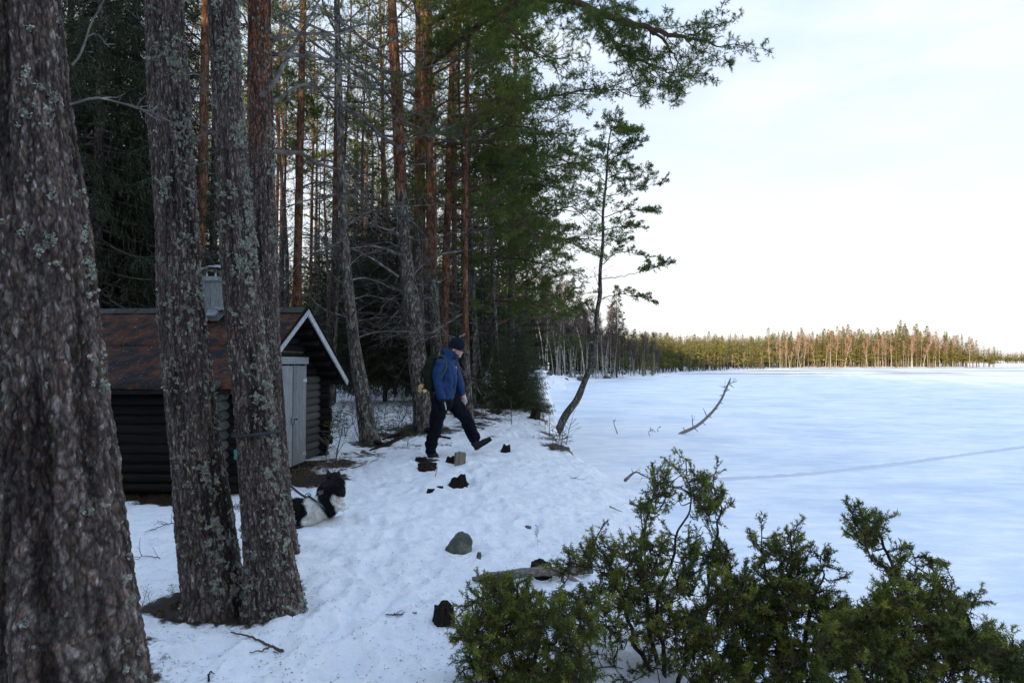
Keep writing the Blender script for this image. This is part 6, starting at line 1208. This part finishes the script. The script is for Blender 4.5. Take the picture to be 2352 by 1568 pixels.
# ------------------------------------------------------------ foreground juniper
JR = np.random.default_rng(21)
def juniper(root_uvd, stems, poly, n, dr, label, seed, gap=.0, sz=.055, dead=40):
    rng = np.random.default_rng(seed); rp = P(*root_uvd); g = gz(rp[0], rp[1]); rp[2] = min(rp[2], g + .05); root = empty('juniper_bush', rp, label, 'juniper bush')
    nodes = []; mb = MB()
    for st in stems:
        w = np.array([rp] + [P(*q) for q in st]); q = crom(w, 10 * len(w)); q = q + np.stack([fbm(q[:, 0] * 7, q[:, 2] * 7, s=seed, o=3), fbm(q[:, 0] * 7, q[:, 2] * 7, s=seed + 5, o=3), 0 * q[:, 0]], 1) * .025; mb.tube(q - rp, np.linspace(.015, .0025, len(q)), 7); nodes += [q_ for q_ in q[6:]]
    P_ = np.array(poly, float); pts = []
    while len(pts) < n:
        u = rng.uniform(P_[:, 0].min(), P_[:, 0].max()); v = rng.uniform(P_[:, 1].min(), P_[:, 1].max())
        if not inpoly(np.array([u]), np.array([v]), poly)[0]: continue
        if fbm(np.array([u / 58.]), np.array([v / 58.]), s=seed, o=3)[0] < gap: continue
        pts.append(P(u, v, rng.uniform(*dr)))
    for st in stems:
        w = crom(np.array([rp] + [P(*q) for q in st]), 40)
        for q in w[14::2]:
            pts.append(q + rng.normal(0, .035, 3))
        pts.append(w[-1] + np.array([0, 0, .02]))
    pts = np.array(pts); order = np.argsort(np.linalg.norm(pts - rp, axis=1)); nodes = np.array(nodes); conn = MB(); cl = []
    for i in order:
        p = pts[i]; c = nodes; dd = np.linalg.norm(c - p, axis=1) + .25 * np.maximum(0, c[:, 2] - p[2]); j = np.argmin(dd); a = c[j]; mid = (a + p) / 2 + rng.normal(0, .012, 3) - [0, 0, .01]
        L_ = np.linalg.norm(p - a)
        if L_ < .02: continue
        conn.tube(crom([a - rp, mid - rp, p - rp], 6), np.linspace(.0032 + min(.003, L_ * .01), .0018, 6), 4, 0, cap=False); nodes = np.vstack([nodes, mid, p]); cl.append((p, nrm(p - a)))
    mb.obj('stem', [M['jstem']], root); tw = conn.obj('twigs', [M['jstem']], root); tw['kind'] = 'stuff'
    Vs, Cs = [], []; sb = MB()
    def needles(o_, d, l, m_, c0, ln=1.0):
        t = rng.uniform(0, 1, m_) ** .8; tt = o_[None] + d[None] * (t * l)[:, None]
        D = d[None] * .6 + rng.normal(0, .66, (m_, 3)); D /= np.linalg.norm(D, axis=1)[:, None]; nlen = rng.uniform(.013, .022, (m_, 1)) * ln; s = np.cross(D, rng.normal(0, 1, (m_, 3))); s /= np.linalg.norm(s, axis=1)[:, None]; s *= .0020
        Vs.append(np.stack([tt - s, tt + s, tt + D * nlen], 1)); Cs.append(np.repeat(np.tile(c0, (m_, 1)) * rng.uniform(.65, 1.3, (m_, 1)), 3, 0))
    for p, d0 in cl:
        tone = rng.random() ** 1.4; d = nrm(d0 * .55 + rng.normal(0, .38, 3) + [0, 0, .22]); L2 = rng.uniform(.07, .145); n2 = 6
        ax = wander(p - d * .03, d, L2, n2, .14, .03, rng); sb.tube(ax - rp, np.linspace(.0026, .0011, n2 + 1), 3, 0, cap=False)
        for j in range(1, n2 + 1):
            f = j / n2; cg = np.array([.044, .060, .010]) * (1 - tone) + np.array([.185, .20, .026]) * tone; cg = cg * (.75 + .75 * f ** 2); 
            if f < .4 and rng.random() < .25: cg = np.array([.085, .052, .03])
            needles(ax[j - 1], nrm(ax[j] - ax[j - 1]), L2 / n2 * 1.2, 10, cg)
            for _ in range(2):
                if rng.random() < .18: continue
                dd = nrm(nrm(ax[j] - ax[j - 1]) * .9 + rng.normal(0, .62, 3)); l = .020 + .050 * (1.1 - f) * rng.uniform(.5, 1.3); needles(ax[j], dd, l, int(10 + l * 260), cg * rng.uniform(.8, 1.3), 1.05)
    sb.obj('shoots', [M['jstem']], root)['kind'] = 'stuff'
    V = np.concatenate(Vs).reshape(-1, 3) - rp; o = link('foliage', mesh('foliage', V, np.arange(len(V)).reshape(-1, 3), None, [M['juniper']], None, False, cols=np.concatenate(Cs)), root); print('juniper tris', len(V) // 3)
    # lichen hanging on the inner twigs
    lb = MB(); k = 0
    for _ in range(dead * 12):
        a = nodes[rng.integers(len(nodes))] + rng.normal(0, .012, 3); m_ = 6; D = rng.normal(0, 1, (m_, 3)); D /= np.linalg.norm(D, axis=1)[:, None]; l = rng.uniform(.006, .015, (m_, 1)); s = np.cross(D, rng.normal(0, 1, (m_, 3))); s /= np.linalg.norm(s, axis=1)[:, None]; p0 = np.tile(a - rp, (m_, 1)); lb.add(np.stack([p0, p0 + D * l * .6 + s * l * .4, p0 + D * l], 1).reshape(-1, 3), np.arange(3 * m_).reshape(-1, 3), None, 0, np.array([.15, .18, .15]) * rng.uniform(.5, 1.3))
    o = lb.obj('lichen', [M['lichen']], root); o['kind'] = 'stuff'; return root
m, nt, b = mat('juniper_stem', (0.03, 0.025, 0.022), 0.9, .1); M['jstem'] = m; v = coords(nt); L(nt, cramp(nt, noise(nt, v, 25, 5), [(0.4, (0.018, 0.014, 0.012)), (0.6, (0.05, 0.04, 0.034)), (.72, (.13, .15, .13))]), b.inputs['Base Color'])
juniper((1540, 1640, 3.9), [[(1520, 1500, 3.9), (1500, 1380, 3.95), (1545, 1260, 4.0), (1590, 1160, 4.0), (1575, 1060, 4.0)], [(1600, 1450, 3.9), (1640, 1300, 4.0), (1650, 1200, 4.0), (1640, 1100, 4.0)], [(1450, 1450, 3.8), (1400, 1330, 3.8), (1370, 1240, 3.8)], [(1480, 1400, 4.1), (1470, 1250, 4.2), (1500, 1100, 4.2)]],
        [(1290, 1600), (1270, 1440), (1285, 1310), (1350, 1240), (1430, 1250), (1470, 1200), (1460, 1150), (1500, 1130), (1515, 1095), (1550, 1115), (1568, 1068), (1600, 1095), (1650, 1110), (1675, 1150), (1680, 1190), (1670, 1240), (1665, 1300), (1760, 1370), (1850, 1450), (1860, 1600), (1340, 1600), (1340, 1500)], 640, (3.55, 4.35), 'tall dark green juniper with several leaders, tallest of the foreground bushes', 31, -.3)
juniper((1190, 1650, 3.3), [[(1170, 1500, 3.3), (1140, 1400, 3.35), (1110, 1340, 3.35)], [(1230, 1500, 3.3), (1230, 1420, 3.4), (1190, 1350, 3.4)], [(1110, 1540, 3.2), (1080, 1460, 3.2)]],
        [(1050, 1575), (1075, 1500), (1062, 1440), (1085, 1375), (1120, 1350), (1160, 1332), (1200, 1345), (1230, 1390), (1290, 1400), (1330, 1370), (1370, 1360), (1380, 1440), (1340, 1500), (1350, 1600), (1100, 1620)], 330, (3.0, 3.6), 'bright yellow green juniper, leftmost foreground bush beside the rotten stump', 33, -.3)
juniper((1800, 1680, 3.7), [[(1790, 1480, 3.7), (1755, 1340, 3.8), (1750, 1215, 3.8)], [(1850, 1480, 3.7), (1880, 1360, 3.7), (1890, 1270, 3.7)], [(1780, 1450, 3.8), (1820, 1300, 3.8), (1825, 1225, 3.8)]],
        [(1580, 1420), (1665, 1330), (1700, 1310), (1710, 1245), (1745, 1240), (1760, 1280), (1805, 1232), (1835, 1250), (1840, 1320), (1890, 1285), (1905, 1330), (1930, 1400), (1990, 1420), (2040, 1480), (2090, 1600), (1560, 1600)], 520, (3.4, 4.0), 'mid green juniper with two upright bare tipped leaders, middle foreground bush', 35, -.32)
juniper((2150, 1700, 3.4), [[(2130, 1500, 3.4), (2090, 1370, 3.4), (2040, 1270, 3.45), (2000, 1200, 3.5), (1962, 1180, 3.5)], [(2220, 1520, 3.3), (2230, 1440, 3.3), (2200, 1370, 3.3), (2100, 1290, 3.4)], [(2300, 1560, 3.2), (2320, 1500, 3.2)], [(2060, 1500, 3.4), (2020, 1450, 3.4), (1990, 1430, 3.4)]],
        [(1870, 1470), (1940, 1410), (2010, 1390), (2050, 1340), (2000, 1285), (1965, 1235), (1965, 1195), (2010, 1200), (2050, 1235), (2095, 1275), (2150, 1300), (2165, 1345), (2215, 1375), (2260, 1430), (2262, 1480), (2330, 1500), (2400, 1520), (2400, 1620), (1860, 1620)], 620, (3.0, 3.7), 'dark juniper leaning right, rightmost of the foreground bushes', 37, -.32)
print('all', time.time() - T0)
